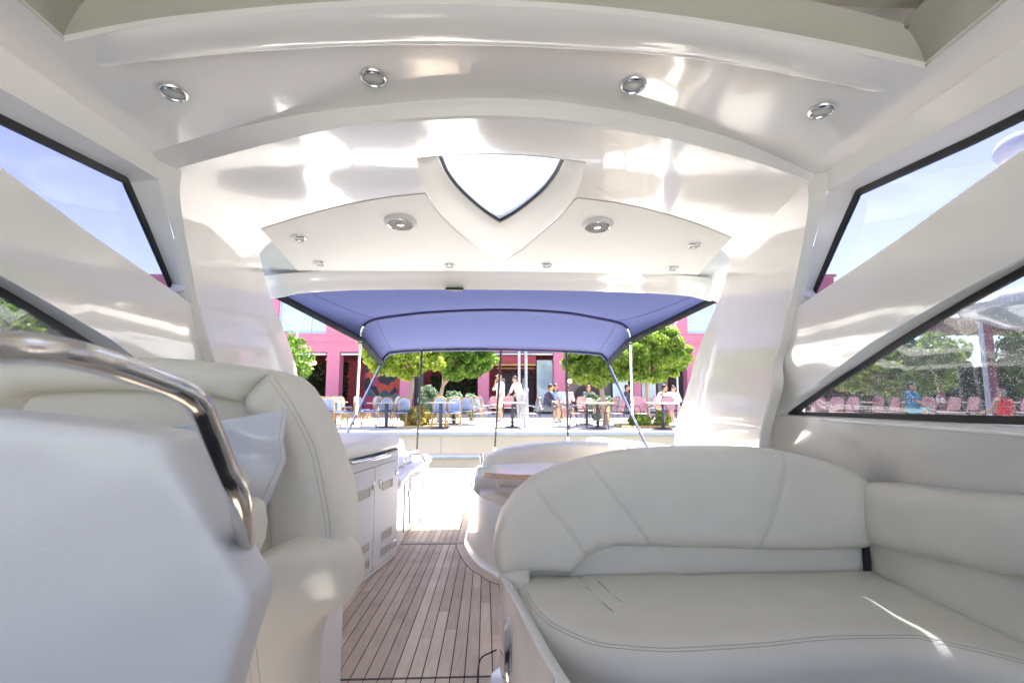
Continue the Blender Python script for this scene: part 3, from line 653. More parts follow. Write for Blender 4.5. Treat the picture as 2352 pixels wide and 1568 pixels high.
# ================================================================== COCKPIT SEAT with table (right, aft)
cs = thing('dinette_seat', 'cream curved cockpit seat behind the pale table beyond the grey sofa', 'seat', (.8,4.6,ZD), boat=True)
wallp = pc+[Vector((1.6,3.3,ZD)), Vector((1.6,5.2,ZD)), Vector((pc[0].x+.02,5.2,ZD))]
zs = -.93
b = W(); n = len(pc)
rows = [[p+Vector((0,0,0)) for p in pc]]
for (dz, dd) in ((.0,.02),(.018,.018),(.03,.0),(.06,-.012),(.35,-.02),(.5,-.03)): rows.append(off(pc, sg*dd, dz))
b.grid(rows); o5 = off(pc, -sg*.03, 0)
foot([Vector((p.x, p.y, 0)) for p in o5]+[Vector((1.6,3.35,0)), Vector((1.6,5.3,0)), Vector((pc[0].x+.05,5.3,0))], ZD+.3, ZD+.37, b)
b.build('plinth', M['gelw'], cs, boat=True)
def cpx(x, y): return (1010.6+.21875*x, 1004.5+.21875*y)
YB = 5.15
bf = lambda Y, k=0: (lambda x, z, h: Vector((x, Y-h+k*(x-.4)**2, z)))
def onY(pts, Y): return [(AY(p, Y).x, AY(p, Y).z) for p in pts]
O = onY([(1102,1118),(1105,1080),(1109,1055),(1117,1045),(1129,1037),(1164,1026),(1218,1017.5),(1286,1012),(1350,1012),(1398,1015),(1440,1022),(1500,1040),(1500,1100),(1400,1112),(1155,1116)], YB)
Pillow(O, bf(YB), .14, .06, puff=.01, step=.05).build('backrest', M['vinylc'], cs)
O = onY([cpx(*q) for q in ((690,425),(1500,425),(1500,620),(640,600),(680,520))], YB-.05)
Pillow(O, bf(YB-.03), .06, .02, step=.06).build('lumbar_panel', M['vinylc'], cs)
Ys = 4.5
O = onY([(1102,1125),(1140,1123),(1165,1128),(1185,1132),(1215,1136),(1215,1160),(1150,1186),(1110,1168),(1100,1150)], Ys)
Pillow(O, bf(Ys, .3), .3, .07, puff=.01, step=.05).build('seat_cushion', M['vinyl'], cs)
b = W(); b.box((pc[0].x+.03,4.4,ZD+.3),(1.6,5.25,-.955)); b.build('seat_base', M['gelw'], cs, boat=True, bevel=.03, segs=3)
b = W(); b.box((AY((1090,1150),4.7).x,4.62,ZD),(.02,5.3,-.75)); b.build('side_panel', M['gelw'], cs, boat=True, bevel=.03, segs=3)
p = AY((1079,1219), 4.42); b = W(); b.tube([p+Vector((.02,0,-.045)), p+Vector((0,-.012,-.04)), p+Vector((0,-.014,0)), p+Vector((0,-.012,.04)), p+Vector((.02,0,.045))], .007, n=8); b.build('stair_light', M['chrome'], cs, boat=True)
p = AY((1106,1052), 5.0); b = W(); b.tube([p+Vector((0,0,-.05)), p+Vector((-.01,0,.03)), p+Vector((.015,0,.055)), p+Vector((.03,0,0))], .009, n=8); b.build('mooring_cleat', M['chrome'], cs, boat=True)
tb_ = thing('cockpit_table', 'pale oval cockpit table with a varnished teak edge behind the grey sofa', 'table', (.6,4.45,ZD), boat=True)
ZT = -.66; q0 = AZ((1109,1068), ZT); cxT = .72; a_ = cxT-q0.x; cyT = 4.42
el = [(cxT+a_*math.copysign(abs(math.cos(t))**.7, math.cos(t)), cyT+.36*math.copysign(abs(math.sin(t))**.7, math.sin(t))) for t in [2*PI*i/60 for i in range(60)]]
b = W(); foot([Vector((x, y, 0)) for x, y in el], ZT-.005, ZT, b); b.build('table_top', M['gelw'], tb_, boat=True, bevel=.002)
b = W(); foot([Vector((x, y, 0)) for x, y in el], ZT-.045, ZT-.0055, b); b.build('teak_edge', M['teakt'], tb_, boat=True, bevel=.008)
b = W(); b.lathe([(.16,ZD),(.16,ZD+.02),(.045,ZD+.04),(.04,ZT-.08),(.12,ZT-.045)], Matrix.Translation((cxT,cyT,0)), 20); b.build('pedestal', M['chrome'], tb_, boat=True)

# ================================================================== LOUNGE SOFA on the right
so_ = thing('lounge_sofa', 'light grey vinyl wraparound sofa with stitched backrest at lower right', 'sofa', (.9,2.0,ZD), boat=True)
YS = 2.50
fold = lambda x: .16*max(0, .5-x)**2*1.5
def sofaF(x, y, z): return y-(YS-.13-fold(x))
def tr(pts): return [(HIT(p, sofaF).x, HIT(p, sofaF).z) for p in pts]
back_fn = lambda x, z, h: Vector((x, YS-fold(x)-h+.16*max(0, -.95-z)*0+ -.10*(-.35-z)*0, z))
mainb = [(1134,1263),(1139,1222),(1153,1181),(1183,1138),(1224,1103),(1283,1076),(1349,1057),(1410,1043),(1480,1034),(1575,1029),(1671,1029),(1745,1031),(1807,1037),(1870,1051),(1930,1070),(1972,1088),(1990,1102),(1996,1130),(2000,1241),(1993,1253),(1970,1258),(1850,1261),(1725,1259),(1600,1256),(1480,1252),(1409,1252),(1375,1262),(1349,1277),(1328,1298),(1311,1313),(1285,1314),(1257,1309),(1200,1313),(1155,1314),(1140,1300)]
PB = Pillow(tr(mainb), back_fn, .20, .075, puff=.012, step=.035, grooves=[tr([(1349,1059),(1385,1108),(1430,1165),(1466,1215),(1486,1252)]), tr([(1224,1105),(1262,1160),(1305,1212),(1345,1274)]), tr([(1786,1037),(1782,1080),(1766,1140),(1745,1205),(1728,1256)])])
bk = PB.build('backrest', M['vinyl'], so_)
for s_ in PB.gr: PB.seam(s_, bk, M['stitch'])
# corner: second back runs forward along the side
XS = 1.92
def sideF(x, y, z): return x-(XS-.15)
def trs(pts): return [(HIT(p, sideF).y, HIT(p, sideF).z) for p in pts]
sec = trs([(1999,1106),(2060,1103),(2180,1106),(2352,1113)])
zb_ = trs([(2005,1252),(2352,1307)])
print('side sofa', sec, zb_)
O = [(2.33,sec[0][1]-.01),(2.30,sec[0][1]+.0)]+[(1.9,sec[1][1]),(1.4,sec[3][1]-.005),(0.2,sec[3][1]),(0.2,zb_[1][1]),(1.4,zb_[1][1]),(2.33,zb_[0][1])]
Pillow(O, lambda y, z, h: Vector((XS-h, y, z)), .20, .06, puff=.01, step=.05).build('backrest', M['vinyl'], so_)
# lumbar bands
zl0 = -.90; zl1 = tr([(1700,1250)])[0][1]+.03
Pillow([(.10,zl0),(1.775,zl0),(1.775,zl1),(.46,zl1),(.36,zl1-.02),(.10,zl1-.02)], lambda x, z, h: Vector((x, YS+.03-h, z)), .14, .02, step=.08).build('lumbar_band', M['vinyl'], so_)
Pillow([(.2,zl0),(2.40,zl0),(2.40,zl1+.06),(.2,zl1+.06)], lambda y, z, h: Vector((XS+.03-h, y, z)), .16, .02, step=.08).build('lumbar_band', M['vinyl'], so_)
b = W(); b.box((1.772,2.37,-.95),(1.90,2.46,-.60)); b.build('corner_gap_shade', M['gap'], so_, boat=True)  # black box standing in for the shade in the corner gap
# seat: plan outline with rounded edge
ZS = -.84
def az(pts, z=ZS): return [(AZ(p, z).x, AZ(p, z).y) for p in pts]
seam_px = [(1208,1356),(1226,1388),(1251,1415),(1288,1440),(1333,1459),(1375,1471),(1420,1478),(1490,1484),(1562,1486),(1640,1482),(1725,1475),(1810,1468),(1888,1462),(1985,1456),(2079,1456),(2130,1462),(2200,1478),(2352,1513)]
sp = az(seam_px); print('seat seam', sp[0], sp[8], sp[14], sp[-1])
def offs2(L, d):
    out = []
    for i in range(len(L)):
        a = np.array(L[max(i-1,0)]); c = np.array(L[min(i+1, len(L)-1)]); t = (c-a)/np.linalg.norm(c-a); out.append((L[i][0]+t[1]*d, L[i][1]-t[0]*d))
    return out
edge = offs2(sp, .055)
seat_o = [(1.84,2.42),(.16,2.42),(.085,2.39),(.055,2.33),(edge[0][0]-.015, 2.22)]+edge+[(edge[-1][0]+.15, .75),(edge[-1][0]+.2,.2),(1.84,.2)]
gro = [az([(1326,1316),(1350,1345),(1385,1380),(1412,1402)]), az([(1372,1328),(1395,1350),(1420,1373),(1437,1385)])]
PS = Pillow(seat_o, lambda x, y, h: Vector((x, y, ZS-.26+h)), .26, .09, puff=.0, step=.045, grooves=gro)
se = PS.build('seat_cushion', M['vinyl'], so_)
PS.seam(sp, se, M['stitch'], off=.006)
for g in gro: 
    H = PS.h(g); b = W(); b.tube([PS.fn(x, y, h-.001) for (x, y), h in zip(g, H)], .0035, n=6); b.build('crease', M['stitch'], se, boat=True)  # darker tube sunk in the groove, standing in for its shade
# upholstered arm roll between backrest and seat at the aisle end
# base: flared coaming
rim = [AZ(p, ZS+.035) for p in ((1146,1316),(1158,1342),(1181,1383),(1205,1430),(1236,1490),(1273,1551),(1320,1625))]+[Vector((.62,1.05,ZS-.03)), Vector((1.2,.8,ZS-.05))]
rim = catmull(rim, 40)
bot = [Vector((.0,2.42,ZD)), Vector((-.005,2.3,ZD)), Vector((-.01,2.1,ZD)), Vector((-.02,1.85,ZD)), Vector((-.02,1.6,ZD)), Vector((.02,1.4,ZD)), Vector((.1,1.2,ZD)), Vector((.4,.95,ZD)), Vector((1.0,.7,ZD))]
bot = catmull(bot, 40)
b = W(); rows = []
for t in (0,.02,.06,.3,.6,1.0):
    rows.append([Vector(((p.x*(1-t)+q.x*t), p.y*(1-t)+q.y*t, p.z*(1-t)+q.z*t)) for p, q in zip(rim, bot)])
b.grid([[p+Vector((.05,.02,-.03)) for p in rim], [p+Vector((.012,.004,.0)) for p in rim]]+rows); b.build('sofa_base', M['gel'], so_, boat=True, face=(-1,1.5,0), solid=.01, sharp=60)
b = W(); b.box((.03,2.30,ZD),(1.9,2.44,-.9)); b.build('rear_panel', M['gelw'], so_, boat=True, bevel=.02)
O_ = tr([(1146,1300),(1215,1300),(1215,1340),(1195,1384),(1175,1386),(1163,1368),(1148,1335)])
Pillow(O_, lambda x, z, h: Vector((x, YS-.14-h, z)), .10, .03, step=.04).build('arm_infill', M['vinylc'], so_)
p = AX((1143,1490), -.03); b = W(); b.tube([Vector((-.012,p.y,p.z+dz)) for dz in (-.05,-.03,.03,.05)], [.006,.016,.016,.006], n=12, flat=.5); b.build('stair_light', M['chrome'], so_, boat=True)

# ================================================================== HELM BENCH on the left
hb_ = thing('helm_bench', 'high backed cream helm bench beside the teak aisle at left', 'bench', (-1.1,1.9,ZD), boat=True)
YH = 2.05
def hY(x): return YH-.85*max(0, -.78-x)**1.1
def hF(x, y, z): return y-(hY(x)-.15)
def trh(pts): return [(HIT(p, hF).x, HIT(p, hF).z) for p in pts]
hfn = lambda x, z, h: Vector((x, hY(x)-h, z))
top_o = [(-60,850),(0,841),(64,830),(180,824),(325,822),(430,826),(520,834),(585,844),(633,855),(613,882),(590,905),(577,921),(560,922),(553,921),(520,913),(478,908),(400,900),(319,897),(200,898),(106,902),(70,908),(42,916),(21,940),(0,975),(-60,1010)]
PT = Pillow(trh(top_o), hfn, .24, .06, puff=.012, step=.04); o = PT.build('headrest_roll', M['vinyl'], hb_)
wing = [(636,856),(660,862),(691,889),(720,934),(744,985),(770,1054),(788,1110),(797,1160),(803,1240),(802,1268),(760,1272),(646,1258),(640,1200),(638,1139),(652,1085),(662,1040),(648,1000),(600,955),(577,925),(590,905),(613,882)]
PW = Pillow(trh(wing), hfn, .30, .10, puff=.015, step=.035, grooves=[trh([(650,868),(700,935),(738,1010),(760,1085),(775,1160),(782,1240)])])
o = PW.build('side_bolster', M['vinylc'], hb_); PW.seam(PW.gr[0], o, M['stitch'])
PW2 = trh([(637,862),(610,886),(580,920)])
b = W(); H = PW.h(PW2); b.tube([PW.fn(x, y, h+.001) for (x, y), h in zip(PW2, H)], .0015, n=5); b.build('stitching', M['stitch'], o, boat=True)
inner = [(-60,980),(0,945),(30,895),(60,880),(200,870),(400,870),(553,895),(600,958),(655,1000),(668,1040),(650,1150),(650,1270),(560,1290),(300,1290),(-60,1290)]
Pillow(trh(inner), lambda x, z, h: hfn(x, z, h-.02), .14, .03, step=.06).build('back_panel', M['vinyl'], hb_)
def sF(x, y, z): return y-(1.73+1.5*(x+.6))
def trq(pts): return [(HIT(p, sF).x, HIT(p, sF).z) for p in pts]
Pq = [(q.x, q.y) for q in closedcat([(530,1330,0),(600,1280,0),(670,1256,0),(744,1249,0),(792,1266,0),(813,1318,0),(806,1372,0),(757,1402,0),(720,1455,0),(704,1530,0),(690,1640,0),(600,1650,0),(480,1640,0),(480,1450,0)], 5)]
qn = Vector((1.5,-1,0)).normalized()
PQ = Pillow(trq(Pq), lambda x, z, h: Vector((x, 1.73+1.5*(x+.6)+.14-h, z)), .26, .10, puff=.01, step=.04, grooves=[trq([(600,1340),(618,1400),(628,1480),(634,1568),(636,1610)])])
o = PQ.build('seat_cushion', M['vinylc'], hb_); PQ.seam(PQ.gr[0], o, M['stitch'])
XB = -.69
b = W(); b.box((-1.6,1.80,ZD),(XB,2.28,-.84)); b.build('bench_base', M['gelw'], hb_, boat=True, bevel=.03, segs=3)
b = W(); b.box((-1.6,2.16,ZD),(-.72,2.30,-.3)); b.build('rear_panel', M['gelw'], hb_, boat=True, bevel=.03, segs=3)
def YPl(Y): return lambda x, y, z: y-Y
O_ = onY([(572,1142),(590,1139),(608,1152),(615,1195),(610,1235),(595,1268),(577,1292),(540,1310),(540,1150)], 1.42)
Pillow(O_, bf(1.42), .12, .05, puff=.01, step=.04).build('thigh_bolster', M['vinylc'], hb_)
O_ = onY([(430,1050),(470,1062),(560,1075),(575,1100),(568,1128),(545,1138),(450,1135),(430,1110)], 1.5)
Pillow(O_, bf(1.5), .14, .05, puff=.01, step=.04).build('arm_cushion', M['vinyl'], hb_)

# vinyl cover thrown over the bench
cv = thing('plastic_cover', 'shiny white vinyl cover sheet lying against the helm bench', 'cover', (-.75,1.5,-.5), boat=True)
co_ = [(266,963),(320,970),(383,982),(470,972),(560,958),(664,937),(667,985),(667,1033),(664,1055),(657,1078),(647,1103),(632,1130),(611,1165),(590,1140),(571,1110),(540,1085),(457,1068),(430,1032),(350,1010),(270,1000)]
cvY = 1.66
def cvf(x, z):
    y = cvY-.8*max(0,-.72-x)+.035*math.sin(9*x+5*z)+.018*math.sin(23*x-17*z)+.012*math.sin(45*z+11*x)+.25*(x+.7)*.2
    return Vector((x, y, z))
M['pvc'] = mat('cover_vinyl', (.70,.72,.76), .2, noise=.04, nscale=5, bump=.3, bscale=9, coat=.5, bdist=.02)
sheet('cover_sheet', [(q.x, q.z) for q in (HIT(p_, lambda x, y, z: y-(cvY-.8*max(0,-.72-x))) for p_ in co_)], [], cvf, M['pvc'], cv, step=.03, solid=.004, face=(0,0,0))
b = W(); pp = [cvf(*q)+Vector((0,-.004,0)) for q in onY([(664,940),(667,1000),(665,1045),(650,1095),(632,1128),(612,1160)], cvY+.02)]; b.tube(pp, .004, n=6); b.build('cover_hem', M['vinylc'], cv, boat=True)

# companion console, close to the lens
cc = thing('companion_console', 'smooth pale grey console panel filling the lower left foreground', 'console', (-.75,.95,ZD), boat=True)
def cF(x, y, z): return y-(.96+.35*(x+.5))
def trc(pts): return [(HIT(p, cF).x, HIT(p, cF).z) for p in pts]
con = [(-420,925),(-200,932),(0,945),(106,955),(220,968),(345,983),(405,994),(428,1010),(436,1035),(450,1070),(483,1133),(531,1224),(570,1292),(597,1338),(601,1362),(595,1392),(570,1465),(540,1568),(515,1680),(-420,1680)]
M['cons'] = mat('console_satin', (.68,.67,.65), .36, noise=.02, nscale=4, coat=.25, bump=.1, bscale=120, bdist=.003)
Pillow(trc(con), lambda x, z, h: Vector((x, .96+.35*(x+.5)-h+.05, z)), .10, .018, puff=0, step=.03).build('console_shell', M['cons'], cc)
ra = [((-260,775),.40),((-120,782),.43),((0,796),.47),((60,800),.50),((120,806),.53),((185,818),.56),((250,836),.60),((320,860),.64),((385,884),.68),((420,899),.70),((443,914),.715),((458,932),.73),((470,955),.742),((490,1005),.765),((512,1058),.785),((533,1105),.80),((546,1135),.82),((553,1165),.85),((557,1200),.90),((560,1240),.97),((561,1290),1.06),((562,1350),1.15)]
b = W(); b.tube(catmull([AY(p, y) for p, y in ra], 90), .0165, n=20); b.build('handrail', M['steel'], cc, boat=True)

# ================================================================== BIMINI
bi = thing('bimini_canopy', 'blue canvas sun canopy stretched over the stern on a steel frame', 'canopy', (0,4.8,ZD), boat=True)
Y0, Y1, Y2 = 3.80, 5.0, 5.8
r0 = catmull([AY(p, Y0) for p in ((622,667),(645,664),(690,658),(800,655),(1000,654),(1151,654),(1350,659),(1500,667),(1600,674),(1645,682))], 41)
r1 = catmull([AY(p, Y1) for p in ((828,777),(829,757),(838,742),(862,730),(912,722),(1000,713),(1151,708),(1290,714),(1370,727),(1418,737),(1438,748),(1446,762),(1448,779))], 61)
r2 = catmull([AY(p, Y2) for p in ((877,832),(881,822),(888,813),(903,806),(968,801),(1060,799),(1151,799),(1240,801),(1298,803),(1372,809),(1386,815),(1393,823),(1396,832))], 61)
r0 = catmull([AY(p, Y0) for p in ((624,668),(626,666),(640,664),(690,658),(800,655),(1000,654),(1151,654),(1300,657),(1500,666),(1600,674),(1635,680),(1640,682),(1643,684))], 61)
def rowmix(a, c, t, sag): return [p.lerp(q, t)+Vector((0,0,-sag*4*t*(1-t)*(1-abs(2*i/60-1)**4))) for i, (p, q) in enumerate(zip(a, c))]
rows = [rowmix(r0, r1, t, .03) for t in (0,.15,.3,.45,.6,.75,.9)]+[rowmix(r1, r2, t, .025) for t in (0,.15,.3,.45,.6,.75,.9,1)]
b = W(); b.grid(rows); can = b.build('canopy_cloth', M['canvas'], bi, boat=True, solid=.003, face=(0,4.8,-1))
for yy_ in (.42, .78):
    for R_a, R_b in ((r0, r1),):
        pass
for jx in (15, 45):
    Q = [r[jx]+Vector((0,0,-.003)) for r in rows]; b = W(); b.tube(catmull(Q, 40), .0022, n=6); b.build('canvas_seam', M['navy'], can, boat=True)
for r_, nm, k, dz in ((r1,'bow_sleeve',.022,-.02),(r2,'aft_hem',.022,-.022)):
    Q = [p+Vector((0,0,dz)) for p in (r_[9:52] if nm == 'bow_sleeve' else r_)]
    b = W(); b.tube(Q, k if nm == 'aft_hem' else .019, n=10, flat=.8); b.build(nm, M['navy'] if nm == 'aft_hem' else M['canvasd'] if 'canvasd' in M else M['navy'], bi, boat=True)
b = W(); b.tube([p+Vector((0,0,-.005)) for p in r0], .014, n=8); b.build('front_hem', M['navy'], bi, boat=True)
for k in (0, -1):
    E_ = [r[k] for r in rows]; b = W(); b.tube([p+Vector((0,0,-.012)) for p in catmull(E_, 40)], .042, n=12, flat=.6); b.build('side_hem', M['hem'], bi, boat=True)
for s, i0 in ((-1,0),(1,-1)):
    q = r1[i0]; foot_ = AY((819,951), 5.35) if s < 0 else AY((1453,951), 5.35)
    Q = [p+Vector((0,0,-.012)) for p in (r1[:10] if s < 0 else r1[-10:][::-1])]
    b = W(); b.tube(catmull([foot_, foot_.lerp(Q[0],.5), Q[0]-Vector((0,0,.05))]+Q, 60), .0145, n=12); b.build('frame_leg', M['chrome'], bi, boat=True)
    b = W(); b.tube([Q[0]+Vector((0,0,-.045)), Q[0]+Vector((0,0,.005))], .022, n=12); b.build('clamp', M['blk'], bi, boat=True)
    t_ = AY((877,833), Y2) if s < 0 else AY((1396,833), Y2); g_ = AY((791,1006), 5.35) if s < 0 else AY((1490,1034), 5.35)
    b = W(); b.tube([t_, g_], .014, n=12); b.build('frame_strut', M['chrome'], bi, boat=True)
    b = W(); dd = Vector((.014*s*-1, -.004, 0)); b.tube([t_+dd, g_+dd], .006, n=6); b.build('strap', M['navy'], bi, boat=True)
for (pa, pb) in (((969,806),(957,1042)),((1151,804),(1136,1036)),((1300.5,809),(1304.5,1012))):
    b = W(); A_, B_ = AY(pa, Y2-.01), AY(pb, 5.86); b.tube([A_, B_], .0125, n=10); s_ = b.build('support_pole', M['blk'], bi, boat=True)
    b = W(); b.tube([B_+Vector((0,0,.05)), B_-Vector((0,0,.02))], .018, n=10); b.tube([B_-Vector((0,0,.02)), Vector((B_.x, B_.y, -.9))], .008, n=8); b.build('pole_foot', M['steel'], s_, boat=True)
# ================================================================== SETTING
M['pave'] = mat('paving', (.56,.54,.50), .8, noise=.08, nscale=2.2, bump=.2, bscale=30)
M['cream'] = mat('quay_render', (.86,.68,.45), .8, noise=.05, nscale=1.3, bump=.2, bscale=20)
M['coping'] = mat('coping_stone', (.66,.64,.60), .7, noise=.06, nscale=3)
gm = M['pave'].node_tree; tc = gm.nodes.new('ShaderNodeTexCoord')
ground = W().box((-70,13.3,GZ-1.3),(70,400,GZ)); tag(ground.build('ground', M['pave'], None), kind='structure')
b = W()
b.box((-70,13.08,GZ-.10),(70,13.30,GZ+.004)); tag(b.build('quay_coping', M['coping'], None, bevel=.02), kind='structure')
qw = W().box((-70,13.16,-1.60),(70,13.30,GZ-.10)); tag(qw.build('quay_wall', M['cream'], None), 'long cream rendered quay wall behind the stern', 'wall')
b = W(); b.box((-70,12.80,-1.66),(70,13.2,-1.58)); b.build('ledge', M['coping'], bpy.data.objects['quay_wall'], bevel=.015)
b = W(); b.box((-70,12.88,-2.9),(70,13.2,-1.66)); b.build('lower_wall', M['cream'], bpy.data.objects['quay_wall'])
b = W()
for x in (-6.2,-1.9,1.45,4.9,9.2): b.box((x-.006,13.154,-1.58),(x+.006,13.162,GZ-.1))
b.build('wall_joint', M['stitch'], bpy.data.objects['quay_wall'])
wm = mat('sea_water', (.02,.04,.05), .08, bump=.6, bscale=2.2, bdist=.08, ior=1.33)
tag(W().box((-200,-200,-2.6),(200,12.9,-2.1)).build('water', wm, None, smooth=False), kind='structure')
# ---------------- materials
M['pink'] = mat('pink_render', (.57,.195,.285), .75, noise=.06, nscale=1.5, bump=.15, bscale=15)
M['pinkt'] = mat('pink_trim', (.60,.22,.31), .7, noise=.05, nscale=2)
M['dred'] = mat('dark_red_paint', (.26,.03,.04), .6, noise=.15, nscale=2)
M['dark'] = mat('interior_shade', (.06,.055,.055), .8, noise=.2, nscale=2)  # near-black colour standing in for unlit depth behind openings
M['win'] = mat('upper_pane_sky_tint', (.42,.55,.78), .08, noise=.08, nscale=.7, spec=1)  # pale blue of the mirrored sky put into the base colour
M['shop'] = mat('shop_pane_sky_tint', (.40,.55,.64), .06, noise=.25, nscale=.9, spec=1)  # sky reflection painted as mottled blue base colour
M['wfr'] = mat('white_frame', (.68,.68,.68), .5, noise=.05, nscale=4)
M['gold'] = mat('brass_trim', (.42,.28,.10), .4, metal=.4, noise=.15, nscale=5)
M['bark'] = mat('pale_bark', (.40,.30,.23), .85, noise=.2, nscale=9, bump=.5, bscale=25)
M['rattan'] = mat('rattan_cane', (.42,.26,.11), .5, noise=.2, nscale=30)
M['weaveb'] = stripes('blue_weave', (.16,.25,.50), (.55,.60,.70), 11, 'X')
M['weavew'] = mat('white_cane', (.72,.72,.72), .5, noise=.05, nscale=20)
M['cushb'] = mat('blue_cushion', (.03,.07,.24), .8, noise=.15, nscale=10)
M['weavep'] = stripes('pink_weave', (.46,.22,.25), (.56,.32,.34), 30, 'Z')
M['alu'] = mat('grey_aluminium', (.28,.29,.29), .35, metal=.7, noise=.08, nscale=20)
M['iron'] = mat('dark_iron', (.035,.04,.055), .45, noise=.2, nscale=12)
M['tabtop'] = mat('table_laminate', (.50,.40,.31), .4, noise=.06, nscale=6)
M['tabgrey'] = mat('grey_tabletop', (.16,.16,.18), .4, noise=.1, nscale=6)
M['lampp'] = mat('grey_post_paint', (.50,.51,.56), .45, noise=.05, nscale=6)
M['lf1'] = leafmat('leaf_yellowgreen', (.20,.30,.015), (.58,.66,.10))
M['lf2'] = leafmat('leaf_green', (.06,.15,.015), (.24,.40,.05))
M['lf3'] = leafmat('leaf_mid', (.10,.20,.02), (.38,.50,.08))
M['lf4'] = leafmat('leaf_dark', (.012,.04,.010), (.05,.11,.022))
M['lf5'] = leafmat('leaf_sage', (.10,.17,.11), (.26,.36,.25))
M['lf6'] = leafmat('leaf_gold', (.28,.22,.05), (.52,.45,.14), 5)
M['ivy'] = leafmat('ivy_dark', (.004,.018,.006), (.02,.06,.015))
def leaves(name, ells, n, size, m, parent, clump=.3, nc=60, seed=1):
    R = np.random.RandomState(seed); vs = []; fs = []
    vols = np.array([e[1][0]*e[1][1]*e[1][2] for e in ells]); vols /= vols.sum(); cl = []
    for e, v in zip(ells, vols):
        for _ in range(max(3, int(nc*v))):
            d = R.normal(size=3); d /= np.linalg.norm(d); r = R.uniform(.45, 1)**.5
            cl.append((np.array(e[0])+d*r*np.array(e[1])*.92, clump*R.uniform(.55,1.2)))
    C = np.array([c[0] for c in cl]); Rr = np.array([c[1] for c in cl])
    k = R.randint(0, len(cl), n); D = R.normal(size=(n,3)); D /= np.linalg.norm(D, axis=1)[:,None]
    P = C[k]+D*(Rr[k]*R.uniform(.35,1,n)**.5)[:,None]*np.array([1,1,.8])
    A = R.normal(size=(n,3)); A /= np.linalg.norm(A, axis=1)[:,None]; Bv = np.cross(A, R.normal(size=(n,3))); Bv /= np.linalg.norm(Bv, axis=1)[:,None]
    s = size*R.uniform(.6,1.25,n)[:,None]; A = A*s; Bv = Bv*s*.55
    V = np.stack([P-A, P+Bv*.9, P+A, P-Bv*.9], 1).reshape(-1,3)
    if parent is not None: V = V-np.array(rootof(parent).location)
    me = bpy.data.meshes.new(name); me.from_pydata(V.tolist(), [], [[4*i,4*i+1,4*i+2,4*i+3] for i in range(n)]); me.materials.append(m)
    o = bpy.data.objects.new(name, me); COL.objects.link(o); o.parent = parent; return o
def tree(label, Y, crown_px, trunk_px, m, n=7000, size=.075, group='trees along the quay', seed=1, tr=.09, clump=.27, nc=120, multi=0):
    base = WZ(trunk_px[-1], GZ) if trunk_px and trunk_px[-1][1] > 920 else None
    tp = [WY(p, Y) for p in trunk_px]; base = Vector((tp[-1].x, Y, GZ))
    t = thing('tree', label, 'tree', base, group)
    ells = []
    for (x0, y0, x1, y1) in crown_px:
        a, c = WY((x0, y0), Y), WY((x1, y1), Y); ells.append((((a.x+c.x)/2, Y, (a.z+c.z)/2), (abs(c.x-a.x)/2, abs(c.x-a.x)/2*.85, abs(a.z-c.z)/2)))
    leaves('crown', ells, n, size, m, t, clump, nc, seed)
    top = Vector(ells[0][0]); b = W(); pts = catmull([base]+[p for p in tp[::-1] if p.z > GZ+.1]+[top], 14); b.tube(pts, [tr*(1.25-.9*i/13) for i in range(14)], n=9)
    R = random.Random(seed); st = pts[8]
    for k in range(7):
        e = ells[k % len(ells)]; q = Vector((e[0][0]+R.uniform(-.7,.7)*e[1][0], Y+R.uniform(-.6,.6)*e[1][1], e[0][2]+R.uniform(-.2,.7)*e[1][2]))
        b.tube(catmull([st, st.lerp(q,.5)+Vector((0,0,.1)), q], 7), [tr*.45*(1-.12*i) for i in range(7)], n=6)
    b.build('trunk', M['bark'], t); return t
# ---------------- restaurant building
FYB = 24.3
bl = thing('pink_building', 'long pink two storey restaurant building with dark open bays behind the terrace', 'building', (0,FYB,GZ))
def fp(px, py): p = WY((px, py), FYB); return (p.x, p.z)
X0, ZT_ = fp(330, 637); X1 = fp(1915, 637)[0]; zo = fp(1100, 808)[1]
bays = [(540,618),(650,750),(779,919),(947,1098),(1123,1272),(1298,1455),(1471,1578),(1604,1720),(1745,1860)]
wins = [(440,545),(633,745),(801,908),(965,1072),(1130,1237),(1295,1402),(1440,1545),(1583,1680),(1720,1820)]
xq = lambda px: (px-1176)/F_*FYB*1.0
holes = [[(xq(a),GZ-.0+.0),(xq(c),GZ),(xq(c),zo),(xq(a),zo)] for a, c in bays]
zw0, zw1 = fp(700,770)[1], fp(700,668)[1]; zr0, zr1 = fp(1600,766)[1], fp(1600,697)[1]
wl = [[(xq(a), zw0 if a < 1000 else zr0),(xq(c), zw0 if a < 1000 else zr0),(xq(c), zw1 if a < 1000 else zr1),(xq(a), zw1 if a < 1000 else zr1)] for a, c in wins]
b = W()     # piers and storey wall as solid blocks butted end to end
edges = [X0]+[v for h in holes for v in (h[0][0], h[1][0])]+[X1]
for a, c in zip(edges[::2], edges[1::2]): b = W(); b.box((a,FYB,GZ),(c,FYB+.6,zo)); b.build('pier', M['pink'], bl, smooth=False)
b = W(); b.box((X0,FYB,zo),(X1,FYB+.6,zr0))
b.build('lower_band', M['pink'], bl, smooth=False)
b = W(); we = [X0]+[v for h in wl for v in (h[0][0], h[1][0])]+[X1]
for a, c in zip(we[::2], we[1::2]): b.box((a,FYB,zr0),(c,FYB+.6,ZT_))
for h in wl:
    b.box((h[0][0],FYB+.001,h[2][1]),(h[1][0],FYB+.599,ZT_-.001))
    if h[0][1] > zr0+.01: b.box((h[0][0],FYB+.001,zr0),(h[1][0],FYB+.599,h[0][1]))
b.build('upper_wall', M['pink'], bl, smooth=False)
b = W()
